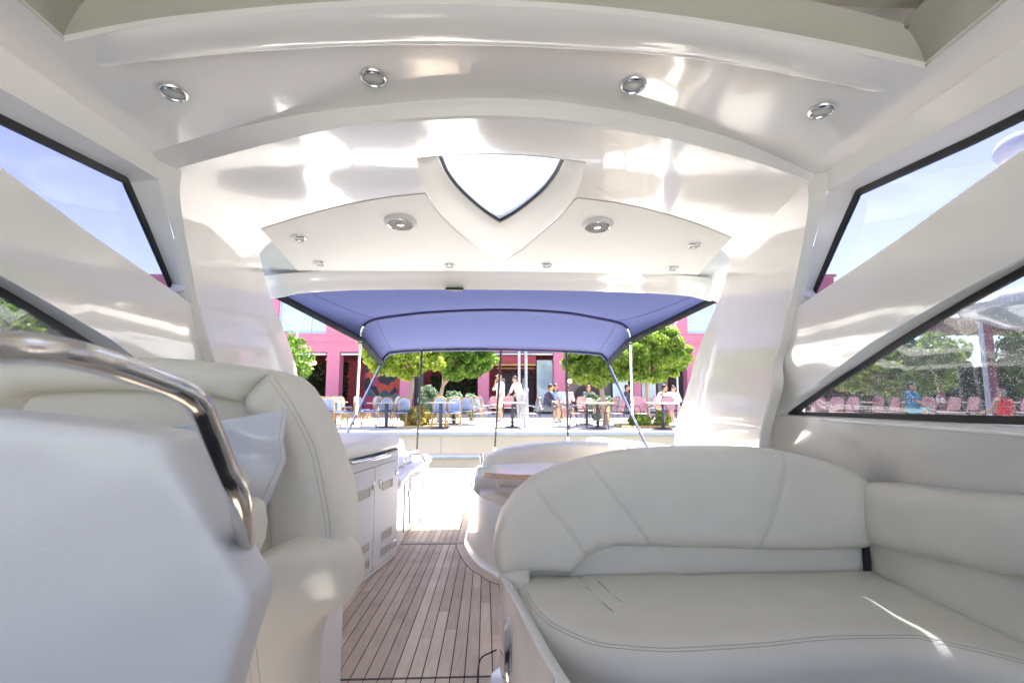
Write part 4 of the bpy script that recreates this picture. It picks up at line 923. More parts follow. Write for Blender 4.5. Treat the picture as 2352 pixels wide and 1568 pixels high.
for z, t, o_ in ((zo+.42,.07,.06),(zr0-.06,.06,.05),(ZT_-.0,.14,.16)): b.box((X0-.05,FYB-o_,z),(X1+.05,FYB-.002,z+t))
b.build('cornice', M['pinkt'], bl, bevel=.015)
b = W()
for a, c in zip(edges[::2], edges[1::2]):
    if c-a < 1.2: b.box((a-.05,FYB-.05,zo-.42),(c+.05,FYB-.003,zo-.34)); b.box((a-.04,FYB-.04,GZ),(c+.04,FYB-.003,GZ+.3))
b.build('pier_capital', M['pinkt'], bl, bevel=.01)
for h in wl:
    (a, z0), (c, _), (_, z1) = h[0], h[1], h[2]; b = W(); t = .05
    for q in ((a,c,z0,z0+t),(a,c,z1-t,z1),(a,a+t,z0,z1),(c-t,c,z0,z1)): b.box((q[0],FYB+.12,q[2]),(q[1],FYB+.18,q[3]))
    xm = a+(c-a)*.66; b.box((xm-.02,FYB+.125,z0),(xm+.02,FYB+.175,z1)); zm = z0+(z1-z0)*.34; b.box((a,FYB+.13,zm-.015),(c,FYB+.17,zm+.015))
    wn = b.build('window', M['wfr'], bl, smooth=False); b = W(); b.box((a,FYB+.19,z0),(c,FYB+.21,z1)); b.build('pane', M['win'], wn, smooth=False)
b = W(); b.box((X0,FYB+3.4,GZ),(X1,FYB+3.5,zo+.3)); b.box((X0,FYB+.6,zo+.05),(X1,FYB+3.5,zo+.12)); b.build('inner_wall', M['dred'], bl, smooth=False)
b = W(); b.box((X0,FYB+.6,zr0+.1),(X1,FYB+9,zr0+.2)); b.box((X0,FYB+.6,ZT_-.3),(X1,FYB+9,ZT_-.1)); b.box((X0,FYB+8.8,GZ),(X1,FYB+9,ZT_-.3)); b.build('roof', M['coping'], bl, smooth=False)
for a, c in bays:       # rolled blinds under the lintels
    b = W(); b.box((xq(a)+.05,FYB-.02,zo-.16),(xq(c)-.05,FYB+.12,zo-.06)); b.build('blind_case', M['wfr'], bl, bevel=.03)
def bx_(name, x0, x1, y0, y1, Y, t, m, parent=bl, **k):
    a, c = WY((x0, y0), Y), WY((x1, y1), Y); bb = W(); bb.box((a.x, Y, c.z),(c.x, Y+t, a.z)); return bb.build(name, m, parent, **k)
def ivy(x0, x1, y0, y1, Y, seed):
    a, c = WY((x0, y0), Y), WY((x1, y1), Y); ld = [(((a.x+c.x)/2, Y, (a.z+c.z)/2), (abs(c.x-a.x)/2, .12, abs(a.z-c.z)/2))]
    R = np.random.RandomState(seed); n = int(2200*abs(c.x-a.x)/2.2); P = np.stack([R.uniform(a.x,c.x,n), Y+R.uniform(-.12,.05,n), R.uniform(c.z,a.z,n)],1)
    A = R.normal(size=(n,3)); A /= np.linalg.norm(A,axis=1)[:,None]; Bv = np.cross(A, R.normal(size=(n,3))); Bv /= np.linalg.norm(Bv,axis=1)[:,None]; A *= .09; Bv *= .06
    V = np.stack([P-A,P+Bv,P+A,P-Bv],1).reshape(-1,3)-np.array(bl.location)
    me = bpy.data.meshes.new('ivy_panel'); me.from_pydata(V.tolist(), [], [[4*i,4*i+1,4*i+2,4*i+3] for i in range(n)]); me.materials.append(M['ivy']); o = bpy.data.objects.new('ivy_panel', me); COL.objects.link(o); o.parent = bl; return o
ivy(648,745,832,951,25.6,1); ivy(779,797,832,951,25.6,2); ivy(990,1096,862,951,25.6,3); ivy(560,640,820,951,25.6,4)
bx_('red_door',798,839,828,951,26.2,.1,M['dred'])
mm = mat('mural', (.3,.1,.1), .7); nt = mm.node_tree; tc = nt.nodes.new('ShaderNodeTexCoord'); nz = nt.nodes.new('ShaderNodeTexNoise'); nz.inputs['Scale'].default_value = 1.1; vv = nt.nodes.new('ShaderNodeTexVoronoi'); vv.inputs['Scale'].default_value = 3.6
mx = nt.nodes.new('ShaderNodeMixRGB'); mx.inputs[0].default_value = .35; nt.links.new(tc.outputs['Object'], nz.inputs[0]); nt.links.new(tc.outputs['Object'], mx.inputs[1]); nt.links.new(nz.outputs['Color'], mx.inputs[2]); nt.links.new(mx.outputs[0], vv.inputs['Vector'])
sp_ = nt.nodes.new('ShaderNodeSeparateColor'); nt.links.new(vv.outputs['Color'], sp_.inputs[0]); rp = nt.nodes.new('ShaderNodeValToRGB'); rp.color_ramp.interpolation = 'CONSTANT'
cs_ = [(.015,.02,.03),(.30,.03,.08),(.02,.08,.09),(.35,.20,.05),(.03,.06,.30),(.10,.12,.15),(.38,.06,.03),(.01,.01,.02)]
rp.color_ramp.elements[0].color = (*cs_[0],1); rp.color_ramp.elements[1].position = .13; rp.color_ramp.elements[1].color = (*cs_[1],1)
for i, c_ in enumerate(cs_[2:]): e = rp.color_ramp.elements.new(.26+.125*i); e.color = (*c_,1)
nt.links.new(sp_.outputs[0], rp.inputs[0]); nt.links.new(rp.outputs[0], nt.nodes['Principled BSDF'].inputs['Base Color'])
bx_('mural_panel',839,919,830,951,25.2,.1,mm)
bx_('dark_door',948,972,845,951,25.0,.1,M['iron']); bx_('inner_panel',947,990,820,951,26.6,.1,M['dred'])
bx_('red_awning',1123,1231,817,836,24.1,1.2,M['dred']); bx_('brass_beam',1128,1230,836,839,24.0,.1,M['gold']); bx_('brass_beam',1140,1228,844,847,25.5,.1,M['gold'])
fl = leafmat('blossom_garland', (.05,.008,.02), (.45,.32,.36), 9)
a, c = WY((1150,848),26.0), WY((1228,864),26.0); leaves('blossom_garland', [(((a.x+c.x)/2,26.0,(a.z+c.z)/2),((c.x-a.x)/2,.15,(a.z-c.z)/2))], 900, .06, fl, bl, .1, 40, 5)
bx_('inner_panel',1150,1226,862,951,27.2,.1,mat('stone_cladding',(.13,.12,.14),.8,noise=.4,nscale=7))
for q in ((1182,1190,868,915),(1200,1210,868,915),(1152,1160,868,915)): bx_('notice_panel',*q,27.1,.05,M['wfr'])
bx_('doorway',1212,1226,868,951,26.9,.1,M['dark'])  # dark slab painted as the shade inside the opening
for x0, x1 in ((1233,1270),(1406,1444),(1472,1508)):
    f_ = bx_('shop_window',x0-1.5,x1+1.5,825,951,25.05,.05,M['iron']); bx_('shop_glass',x0,x1,827,945,24.95,.05,M['shop'],f_); bx_('window_film',x0,x1,915,945,24.93,.012,mat('frosted_film',(.45,.6,.55),.5,noise=.25,nscale=3),f_)
bx_('arch_surround',1302,1405,822,951,25.6,.06,mat('grey_plaster',(.22,.21,.21),.8,noise=.1,nscale=2))
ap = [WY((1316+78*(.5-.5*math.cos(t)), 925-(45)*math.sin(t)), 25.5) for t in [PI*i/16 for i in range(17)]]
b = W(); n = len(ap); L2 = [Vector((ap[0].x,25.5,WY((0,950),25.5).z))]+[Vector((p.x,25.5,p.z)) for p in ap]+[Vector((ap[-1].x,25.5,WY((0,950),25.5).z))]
b.add(L2+[p+Vector((0,.09,0)) for p in L2], [tuple(range(n+2)), tuple(range(2*n+3, n+1, -1))]+[(i,(i+1)%(n+2),n+2+(i+1)%(n+2),n+2+i) for i in range(n+2)]); b.build('archway_shade', M['dark'], bl, smooth=False)  # solid dark slab in place of the shaded arch opening
bx_('grey_panel',1509,1536,838,951,25.2,.1,mat('grey_board',(.20,.20,.21),.8,noise=.1,nscale=2)); bx_('bay_shade',1537,1578,838,951,25.8,.1,M['dark'])
hl = mat('warm_lamp', (.8,.4,.15), .5, emit=((1,.42,.14), 2.2))
for i, (x, y) in enumerate(((710,836),(722,833),(1309,875))):
    p = WY((x, y), 24.9); t = thing('hanging_lamp', ('orange glowing lamp hanging in the leftmost ivy bay', 'second orange lamp hanging in the ivy bay beside the first', 'small orange lamp glowing in front of the dark arch')[i], 'lamp', p, 'orange hanging lamps')
    b = W(); b.ball(p, .11, 8); b.build('lamp_shade', hl, t); b = W(); b.tube([p, Vector((p.x, p.y, zo))], .012, n=5); b.build('cord', M['iron'], t)
# ---------------- trees
tree('bright yellow green round tree at the left end of the terrace', 15.6, [(830,745,920,862),(872,765,985,872),(925,735,1022,862)], [(943,860),(938,930),(936,975)], M['lf1'], 19000, .07, seed=3, tr=.10)
tree('darker green bushy tree behind the potted shrubs left of the doorway', 17.4, [(992,748,1090,868),(1045,745,1145,862),(1000,790,1110,876)], [(1022,872),(1014,900),(1008,950)], M['lf2'], 20000, .07, seed=4, tr=.08)
tree('round green tree right of the striped pole with several stems', 16.2, [(1296,772,1372,880),(1335,760,1420,888),(1380,770,1450,884)], [(1374,870),(1383,905),(1390,965)], M['lf3'], 20000, .07, seed=5, tr=.10)
tree('largest round topped green tree at the right of the canopy', 16.6, [(1418,762,1520,882),(1445,742,1584,878),(1470,738,1570,840)], [(1484,870),(1486,910),(1488,960)], M['lf3'], 26000, .07, seed=6, tr=.09)
tree('dark green tree showing at the left edge beside the hardtop leg', 17.0, [(600,765,712,885)], [(650,880),(650,950)], M['lf2'], 6000, .07, seed=7)
b_ = [('broad leafy tree filling the starboard window behind the diners', 18.5, [(1930,790,2060,900),(2010,765,2140,905),(2080,770,2230,900)], [(2070,900),(2070,950)], 'lf3', 12),
      ('dark tree standing right of the red pergola post', 19.5, [(2290,745,2420,905),(2360,740,2500,900)], [(2370,900),(2370,950)], 'lf2', 13),
      ('low dark tree behind the table of the man in blue', 21.5, [(1880,850,2000,930),(1990,840,2110,935),(2120,830,2260,930),(2250,840,2400,930)], [(2100,930),(2100,955)], 'lf4', 14),
      ('round tree behind glass at the far left edge', 19.0, [(-120,690,90,790),(-40,700,70,770)], [(0,790),(0,950)], 'lf3', 15),
      ('wide dark tree behind the round one at the far left', 23.0, [(-200,735,60,860),(40,745,230,860),(180,790,380,880)], [(100,860),(100,950)], 'lf4', 16)]
for lab, Y, cr_, tp, mk, sd_ in b_: tree(lab, Y, cr_, tp, M[mk], 9000, .11, seed=sd_, tr=.14, clump=.5, nc=60)
# sparse pine
pt = WY((122,800), 18); t = thing('pine_tree', 'thin sparse pine with flat tiers of needles at the far left', 'tree', (pt.x,18,GZ))
b = W(); b.tube([Vector((pt.x,18,GZ)), WY((124,760),18), WY((118,700),18)], [.10,.06,.02], n=7)
R = random.Random(3); ells = []
for (x, y, l) in ((95,700,20),(130,712,26),(105,728,30),(150,722,30),(90,745,26),(165,742,24),(118,745,18)):
    e = WY((x, y), 18); s0 = WY((121, y+12), 18); b.tube([s0, e], [.025,.008], n=5); ells.append(((e.x,18+R.uniform(-.3,.3),e.z),(l*.012,.3,.05)))
b.build('trunk', M['iron'], t); leaves('crown', ells, 1500, .10, M['lf4'], t, .10, 40, 9)
# shrubs
def shrub(name, label, px, Y, m, n, size, seed, group=None):
    (x0, y0, x1, y1) = px; a, c = WY((x0, y0), Y), WY((x1, y1), Y); z1 = a.z; z0 = max(c.z, GZ)
    t = thing(name, label, 'shrub', ((a.x+c.x)/2, Y, GZ), group); w_ = (c.x-a.x)/2; ce = ((a.x+c.x)/2, Y, (z1+GZ)/2)
    leaves('foliage', [(ce, (w_, min(w_,.6), (z1-GZ)/2*.95))], n, size, m, t, .14, 40, seed)
    b = W()
    for k in range(6): b.tube([Vector((ce[0], Y, GZ)), Vector((ce[0]+R.uniform(-.6,.6)*w_, Y+R.uniform(-.2,.2), GZ+(z1-GZ)*R.uniform(.5,.8)))], [.018,.006], n=5)
    b.build('stem', M['bark'], t)
shrub('shrub','low golden leaved shrub in a bed between the bistro tables',(916,932,992,980),15.3,M['lf6'],3600,.045,21,'shrubs in the planting beds')
shrub('shrub','tall sage grey shrub behind the golden one',(960,880,1010,945),18.0,M['lf5'],2600,.06,22,'shrubs in the planting beds')
shrub('shrub','sage shrub under the darker tree, behind the bistro chairs',(1015,890,1062,945),18.4,M['lf5'],2200,.06,23,'shrubs in the planting beds')
shrub('shrub','small sage shrub nearest the doorway pier',(1070,900,1095,945),19,M['lf5'],900,.06,24,'shrubs in the planting beds')
shrub('shrub','low green shrub in the yellow edged bed at right',(1438,950,1505,981),15.0,M['lf3'],2600,.045,25,'shrubs in the planting beds')
shrub('shrub','bright green shrub at the right end of the yellow edged bed',(1500,945,1540,979),15.2,M['lf1'],1800,.045,26,'shrubs in the planting beds')
shrub('shrub','pale spiky silver shrub behind the pink chairs',(1338,895,1408,955),18.5,M['lf5'],2000,.08,27,'shrubs in the planting beds')
M['kerb'] = mat('timber_kerb', (.50,.36,.16), .7, noise=.1, nscale=8)
for (x0, x1, y) in ((915,1010,983),(1428,1545,983)):
    a, c = WZ((x0, y), GZ), WZ((x1, y), GZ); b = W(); b.box((a.x,a.y,GZ+.003),(c.x,a.y+.12,GZ+.07)); b.box((a.x,a.y+1.1,GZ+.003),(c.x,a.y+1.22,GZ+.07)); b.box((a.x,a.y+.12,GZ+.003),(c.x,a.y+1.1,GZ+.045))
    tag(b.build('bed_kerb', M['kerb'], None, bevel=.01), 'timber kerb round the golden shrub bed' if x0 < 1200 else 'yellow timber kerb round the green shrub bed', 'kerb')
for hx0, hx1, lab in ((1880,2560,'long dark foliage added for the shade behind the terrace beyond the starboard window'),(-260,335,'long dark foliage added for the shade behind the quay beyond the port window')):  # dark foliage added to stand in for shade behind terrace and quay
    a, c = WY((hx0, 830), 22.6), WY((hx1, 830), 22.6); t = thing('shade_hedge', lab, 'shade_hedge', ((a.x+c.x)/2, 22.6, GZ)); zt_ = WY((2000, 832), 22.6).z
    leaves('foliage', [((a.x+(c.x-a.x)*(k+.5)/7, 22.6, (zt_+GZ)/2), ((c.x-a.x)/13, .6, (zt_-GZ)/2*1.05)) for k in range(7)], 12000, .13, M['lf4'], t, .4, 160, 31)
    b = W(); b.box((a.x+.3,22.6,GZ),(c.x-.3,22.9,zt_-.3)); b.build('shade_hedge_core', M['ivy'], t)
# ---------------- lamp posts
def post(label, px, ybase, ytop, w0, w1, basey=None, lantern=False, double=False, Y=None):
    g = WZ((px, ybase), GZ) if Y is None else Vector((WY((px, 905), Y).x, Y, GZ)); Y = g.y; zt = WY((px, ytop), Y).z; r = w0/F_*Y/2
    t = thing('lamp_post', label, 'lamp post', (g.x, Y, GZ), 'lamp posts on the quay'); b = W(); pr = []
    if basey: zb = WY((px, basey), Y).z; r2 = w1/F_*Y/2; pr = [(r2,GZ),(r2,GZ+.04),(r2*.92,GZ+.3),(r2*.8,zb-.1),(r2*.95,zb-.05),(r2*.9,zb),(r,zb+.06),(r,zt)]
    else: pr = [(r*1.6,GZ),(r*1.6,GZ+.2),(r,GZ+.25),(r,zt)]
    b.lathe([(q[0], q[1]) for q in pr], Matrix.Translation((g.x, Y, 0)), 16); b.build('pole', M['lampp'], t)
    if lantern:
        for dx in ((-.0,) if not double else (0,.34)):
            b = W(); s = 1; b.lathe([(.05,zt-.02),(.10,zt),(.20,zt+.42),(.25,zt+.43),(.20,zt+.52),(.05,zt+.62),(.02,zt+.75)], Matrix.Translation((g.x+dx, Y, 0)), 6); b.build('lantern', M['wfr'] if not double else M['lens'], t, sharp=20)
    return t
post('slim bluish lamp post crossing the doorway', 1192.5, 962, 560, 5.5, 0)
post('pale lamp post with a thick fluted base beside the aluminium chair', 1208.5, 981, 540, 6, 13, basey=893)
post('white lamp post with a twin lantern in front of the left upper window', 673, 965, 690, 4.5, 0, lantern=True, double=True)
post('lamp post with a single lantern right of the big round tree', 1559, 962, 740, 4, 0, lantern=True)
post('lamp post with a lantern standing before the red pergola', 2268, 962, 742, 9, 14, lantern=True, Y=14.2)
post('short white post seen through the port window, left one', 187, 960, 795, 6, 0, Y=15.5)
post('short white post seen through the port window, right one', 235, 960, 812, 6, 0, Y=15.5)
# ---------------- pergola
pg = thing('pergola', 'red posted pergola with timber roof beams beyond the starboard window', 'pergola', (WY((2280,905),20).x,20,GZ))
bw = mat('pergola_timber', (.36,.25,.14), .7, noise=.15, nscale=5)
for (x0, x1) in ((2272,2296),(2155,2172),(2450,2474)):
    a = WY((x0,745),20); c = WY((x1,905),20); b = W(); b.box((a.x,20,GZ),(c.x,20.4,a.z)); b.build('post', M['dred2'] if 'dred2' in M else M['pink'], pg, bevel=.01)
a, c = WY((2135,731),20), WY((2600,755),20); b = W(); b.box((a.x,19.8,a.z-.12),(c.x,23.5,a.z)); b.build('roof_deck', bw, pg)
b = W()
for i in range(16): x = a.x+.2+i*(c.x-a.x-.4)/15; b.box((x-.05,19.5,a.z-.30),(x+.05,23.7,a.z-.125))
b.build('rafter', bw, pg)
# ---------------- neighbouring boat
nb = thing('neighbouring_boat', 'white neighbouring boat with an overhanging rounded hardtop at the right edge', 'boat', (10,7,-2.1))
b = W(); rows = []
def ov(z, r, n=28):
    return [Vector((10.75+(-2.95*r if math.cos(t) < 0 else 3.4)*abs(math.cos(t))**.85, 8.0+1.5*r*math.sin(t), z*1.18-.04)) for t in [PI*.5+PI*i/n for i in range(n+1)]]
for (z, r) in ((.92,.30),(.93,.55),(1.02,.75),(1.18,.92),(1.22,.985),(1.235,.975),(1.245,.985),(1.32,1.0),(1.42,.97),(1.49,.90),(1.52,.7),(1.53,.3)): rows.append(ov(z, r)+[Vector((14.5,8.0-1.5*r,z*1.18-.04))])
b.grid(rows); b.build('hardtop', M['gelw'], nb, sharp=60)
b = W(); b.ball((10.0,9.0,4.75),(.44,.44,.36),12); b.tube([(10.0,9.0,1.7),(10.0,9.0,4.5)],.06); b.build('radome', M['gelw'], nb)
b = W(); b.box((10.4,7.0,-.6),(10.6,7.2,1.2)); b.box((13.2,7.0,-.6),(13.4,7.2,1.2)); b.build('pillar', M['gelw'], nb, bevel=.03)
b = W(); b.box((9.4,6.2,-2.3),(16,10.0,-.6)); b.build('hull', M['gelw'], nb, bevel=.3, segs=4)
# ---------------- furniture prototypes
def leg(b, a, c, r=.011): b.tube([a, c], r, n=6)
def bistro(label):
    t = thing('bistro_chair', label, 'chair', (0,0,0), 'blue and white bistro chairs')
    b = MB(); b.box((-.21,-.21,.43),(.21,.21,.455)); b.build('seat', M['weaveb'], t, bevel=.01)
    b = MB(); b.box((-.19,-.19,.457),(.19,.19,.485)); b.build('cushion', M['cushb'], t, bevel=.012)
    arch = [Vector((-.19,.20,.44)), Vector((-.215,.215,.62)), Vector((-.205,.235,.76)), Vector((-.14,.25,.87)), Vector((0,.255,.905)), Vector((.14,.25,.87)), Vector((.205,.235,.76)), Vector((.215,.215,.62)), Vector((.19,.20,.44))]
    A = catmull(arch, 30); b = MB(); b.tube(A, .021, n=7); b.build('back_frame', M['rattan'], t)
    b = MB(); Ai = [Vector((p.x*.80, p.y, .46+(p.z-.44)*.88)) for p in A]; b.tube(Ai, .014, n=6); b.build('inner_frame', M['weavew'], t)
    b = MB(); n = len(Ai); b.grid([Ai[:n//2], [Vector((-p.x, p.y+.004, p.z)) for p in Ai[:n//2]]]); b.build('back_weave', M['weaveb'], t, solid=.012)
    for sx in (-1, 1):
        for sy in (-1, 1):
            b = MB(); b.tube(catmull([Vector((.19*sx,.19*sy,.44)), Vector((.20*sx,.20*sy,.25)), Vector((.215*sx,.23*sy,0))], 5), .018, n=7); b.build('leg', M['rattan'], t)
    b = MB()
    for sx in (-1, 1): leg(b, (.20*sx,-.2,.24), (.20*sx,.2,.24), .008); b.tube(catmull([Vector((.2*sx,-.2,.26)), Vector((.2*sx,-.1,.38)), Vector((.2*sx,0,.42)), Vector((.2*sx,.1,.38)), Vector((.2*sx,.2,.26))], 9), .007, n=5)
    for sy in (-1, 1): leg(b, (-.2,.2*sy,.22), (.2,.2*sy,.22), .008); b.tube(catmull([Vector((-.2,.2*sy,.26)), Vector((-.1,.2*sy,.38)), Vector((0,.2*sy,.42)), Vector((.1,.2*sy,.38)), Vector((.2,.2*sy,.26))], 9), .007, n=5)
    b.build('stretcher', M['rattan'], t); return t
def armchair(name, label, grp, frame, weave):
    t = thing(name, label, 'chair', (0,0,0), grp)
    b = MB(); b.box((-.22,-.22,.43),(.22,.22,.45)); b.build('seat', weave, t, bevel=.008)
    b = MB(); rows = []
    for i in range(7):
        z = .50+.40*i/6; y = .23+.10*i/6; w_ = .215-.02*abs(i-3)/3-(.06 if i == 6 else 0); rows.append([Vector((w_*k/4, y+.02*(k/4)**2*-1, z)) for k in range(-4, 5)])
    b.grid(rows); b.build('backrest', weave, t, solid=.014)
    b = MB(); b.tube(catmull([Vector((-.22,.20,.43)), Vector((-.22,.235,.55)), Vector((-.215,.29,.75)), Vector((-.15,.335,.90)), Vector((0,.34,.915)), Vector((.15,.335,.90)), Vector((.215,.29,.75)), Vector((.22,.235,.55)), Vector((.22,.20,.43))], 26), .010, n=7); b.build('back_frame', frame, t)
    for sx in (-1, 1):
        b = MB(); b.tube(catmull([Vector((.25*sx,-.26,0)), Vector((.25*sx,-.21,.42)), Vector((.25*sx,-.16,.62)), Vector((.25*sx,-.05,.67)), Vector((.25*sx,.12,.65)), Vector((.23*sx,.25,.60))], 16), .011, n=7); b.build('armrest', frame, t)
        b = MB(); b.tube([Vector((.22*sx,.20,.43)), Vector((.25*sx,.27,0))], .011, n=7); b.build('leg', frame, t)
    return t
def table(name, label, top, tops, leg_m, Rnd, loc, group, w_=.38, kind='square'):
    t = thing(name, label, 'table', loc, group); x, y, z = loc
    b = W()
    if kind == 'square': b.box((x-w_,y-.35,z+.72),(x+w_,y+.35,z+.75)); o = b.build('table_top', top, t, bevel=.006)
    else: b.lathe([(w_*.97,z+.72),(w_,z+.73),(w_,z+.745),(w_*.98,z+.75)], Matrix.Translation((x,y,0)), 32); o = b.build('table_top', top, t)
    b = W()
    if kind == 'square': b.box((x-.05,y-.03,z+.03),(x+.05,y+.03,z+.72)); b.box((x-.25,y-.25,z+.003),(x+.25,y+.25,z+.025))
    else: b.lathe([(.26,z+.003),(.25,z+.02),(.06,z+.05),(.04,z+.1),(.06,z+.15),(.035,z+.2),(.06,z+.32),(.05,z+.45),(.03,z+.52),(.035,z+.7),(.09,z+.72)], Matrix.Translation((x,y,0)), 18)
    b.build('pedestal', leg_m, t); return t
BC = bistro('blue woven bistro chair facing the water, far left of the terrace')
first = [True]
def put(proto, px, yfeet, deg, label, group=None, Y=None):
    g = WZ((px, yfeet), GZ) if Y is None else Vector((WY((px, 905), Y).x, Y, GZ)); loc = (g.x, g.y, GZ+.002)
    if proto.get('used'): r = dup(proto, loc, math.radians(deg), label, group); del r['used']; return r
    proto['used'] = True; proto.location = loc; proto.rotation_euler = (0,0,math.radians(deg)); proto['label'] = label
    return proto
for px, y, d, lab in ((742,980,0,'bistro chair with tan arched back nearest the hardtop leg, facing the water'),(718,978,20,'bistro chair half hidden behind the helm bench top'),
    (768,972,200,'bistro chair behind the black left pedestal table, its back to the water'),(782,979,105,'bistro chair turned sideways with crossed cane legs, right of the left table'),(806,980,-100,'bistro chair turned left beside the steel canopy leg'),
    (832,974,90,'bistro chair seen side on just right of the steel canopy leg'),(852,978,-95,'bistro chair in profile at the left end of the long pale table'),(884,979,5,'bistro chair facing the water behind the long pale table'),(922,981,-4,'bistro chair at the right end of the long pale table beside the golden shrub'),
    (1008,981,4,'bistro chair facing the water behind the grey topped table'),(1041,981,-3,'bistro chair just right of the grey topped table post'),(1065,974,-15,'bistro chair rearmost of the three by the grey topped table'),
    (1094,964,170,'dark blue bistro chair behind the aluminium chairs'),(792,958,150,'distant blue bistro chair before the red door'),(870,957,30,'distant blue bistro chair left in front of the mural'),(906,957,-30,'distant blue bistro chair right in front of the mural'),(730,957,0,'distant blue bistro chair before the leftmost ivy bay')):
    put(BC, px, y, d, lab)
AC = armchair('aluminium_armchair','grey aluminium armchair','aluminium armchairs',M['alu'],M['alu'])
for px, y, d, lab in ((1108,984,80,'grey aluminium armchair left of the black pole, front of the pair'),(1128,979,85,'grey aluminium armchair tucked behind the front one by the black pole'),(1214,984,-80,'grey aluminium armchair turned left in front of the thick lamp post')): put(AC, px, y, d, lab)
PC = armchair('pink_armchair','pink woven armchair','pink woven armchairs',M['iron'],M['weavep'])
for px, y, d, lab in ((1306,978,80,'pink armchair behind the rightmost canopy pole'),(1328,984,85,'pink armchair facing right at the left side of the round pale table'),(1412,984,-85,'pink armchair facing left at the right side of the round pale table'),(1398,975,-80,'pink armchair tucked behind the one at right of the pale table'),
    (1345,972,150,'pink armchair behind the pale table, seen through its legs'),(1482,985,15,'pink armchair with its broad back beside the right steel leg'),(1545,980,5,'pink armchair nearest the right hardtop leg'),(1255,966,80,'pink armchair under the man in navy'),
    (1135,961,0,'faded pink armchair left behind the man in white shorts'),(1170,961,5,'faded pink armchair by the bending man'),(1452,966,0,'pink armchair behind the right steel leg'),(1510,962,170,'pink armchair under the diner in the white vest'),(1546,961,180,'pink armchair under the diner in the white shirt')): put(PC, px, y, d, lab)
for i, (px, Y) in enumerate(((1872,15.6),(1910,15.2),(1944,15.2),(2000,16.0),(2034,15.2),(2116,15.2),(2173,15.4),(2214,15.5),(2264,15.4),(2344,15.2))):
    put(PC, px, 0, 180+(i*37 % 30)-15, ('faint pink armchair at the very tip of the starboard window','orange pink armchair second from the window tip','orange pink armchair third from the window tip','dim pink armchair in the shade left of the man in blue','pink armchair immediately left of the man in blue','pink armchair immediately right of the man in blue','pink armchair between the man in blue and the lamp post, left of two','pink armchair between the man in blue and the lamp post, right of two','pink armchair left of the woman in red','pink armchair at the right frame edge beside the woman in red')[i], Y=Y)
gp = lambda px, y: tuple(WZ((px, y), GZ)+Vector((0,0,.002)))
TG = 'terrace tables'
table('bistro_table','pale topped table with a black square post at far left',M['tabtop'],0,M['iron'],0,gp(768,976),TG,.30)
table('bistro_table','long pale topped table with a black post between two bistro chairs',M['tabtop'],0,M['iron'],0,gp(887,981),TG,.52)
table('bistro_table','grey topped table with a black post right of the golden shrub',M['tabgrey'],0,M['iron'],0,gp(1012,983),TG,.43)
table('bistro_table','small rear table behind the grey topped one',M['tabgrey'],0,M['iron'],0,gp(1042,973),TG,.3)
table('round_table','round pale table with a turned iron foot between the aluminium chairs',M['tabtop'],0,M['iron'],0,gp(1177,981),TG,.47,'r')
table('round_table','round pale table with a turned iron foot among the pink chairs',M['tabtop'],0,M['iron'],0,gp(1373,984),TG,.50,'r')
table('round_table','rear round table just behind the pale one among pink chairs',M['tabgrey'],0,M['iron'],0,gp(1348,975),TG,.34,'r')
table('round_table','round pale table in front of the yellow edged bed at right',M['tabtop'],0,M['iron'],0,gp(1524,985),TG,.47,'r')
for i, px in enumerate((1890,1975,2090,2192,2310)):
    g = WY((px, 905), 15.9); table('long_table',('pale table at the tip of the starboard window','pale table left of the man in blue','pale table behind the man in blue','pale table carrying white cups near the lamp post','pale table at the right frame edge')[i],M['tabtop'],0,M['iron'],0,(g.x,g.y,GZ+.002),TG,.5)
for i, (px, py, Y) in enumerate(((1350,922,14.6),(1356,926,14.4),(1283,923,17.5),(2140,925,15.9),(2150,927,15.8),(2163,926,16.0))):
    g = WY((px, 905), Y); z = GZ+.755
    t = thing('table_glass', ('white cup on the table among pink chairs, left','white cup on the table among pink chairs, right','pepper mill on the small post table by the woman in light blue','white cup near the man in blue, left of three','white cup near the man in blue, middle of three','white cup near the man in blue, right of three')[i], 'cup', (g.x, Y, z), 'cups on the terrace tables')
    b = W(); b.lathe([(.03,z),(.04,z+.02),(.042,z+.12),(.036,z+.125),(.033,z+.03)], Matrix.Translation((g.x, Y, 0)), 10); b.build('cup_body', M['weavew'], t); b = W(); b.tube([Vector((g.x+.04,Y,z+.09)),Vector((g.x+.07,Y,z+.08)),Vector((g.x+.065,Y,z+.04)),Vector((g.x+.04,Y,z+.03))],.006,n=5); b.build('handle', M['weavew'], t)
g = WY((1283,905),17.5); b = W(); b.box((g.x-.06,17.42,GZ),(g.x+.06,17.58,GZ+.75)); tag(b.build('bollard', M['kerb'], None, bevel=.01), 'pale timber post between the seated woman and the pink chairs', 'post')
g = WY((1399+85,905),17.8); b = W(); b.box((WY((1396,905),17.8).x-.05,17.72,GZ),(WY((1396,905),17.8).x+.05,17.88,GZ+.75)); tag(b.build('bollard', M['kerb'], None, bevel=.01), 'pale timber post left of the right steel canopy leg', 'post')
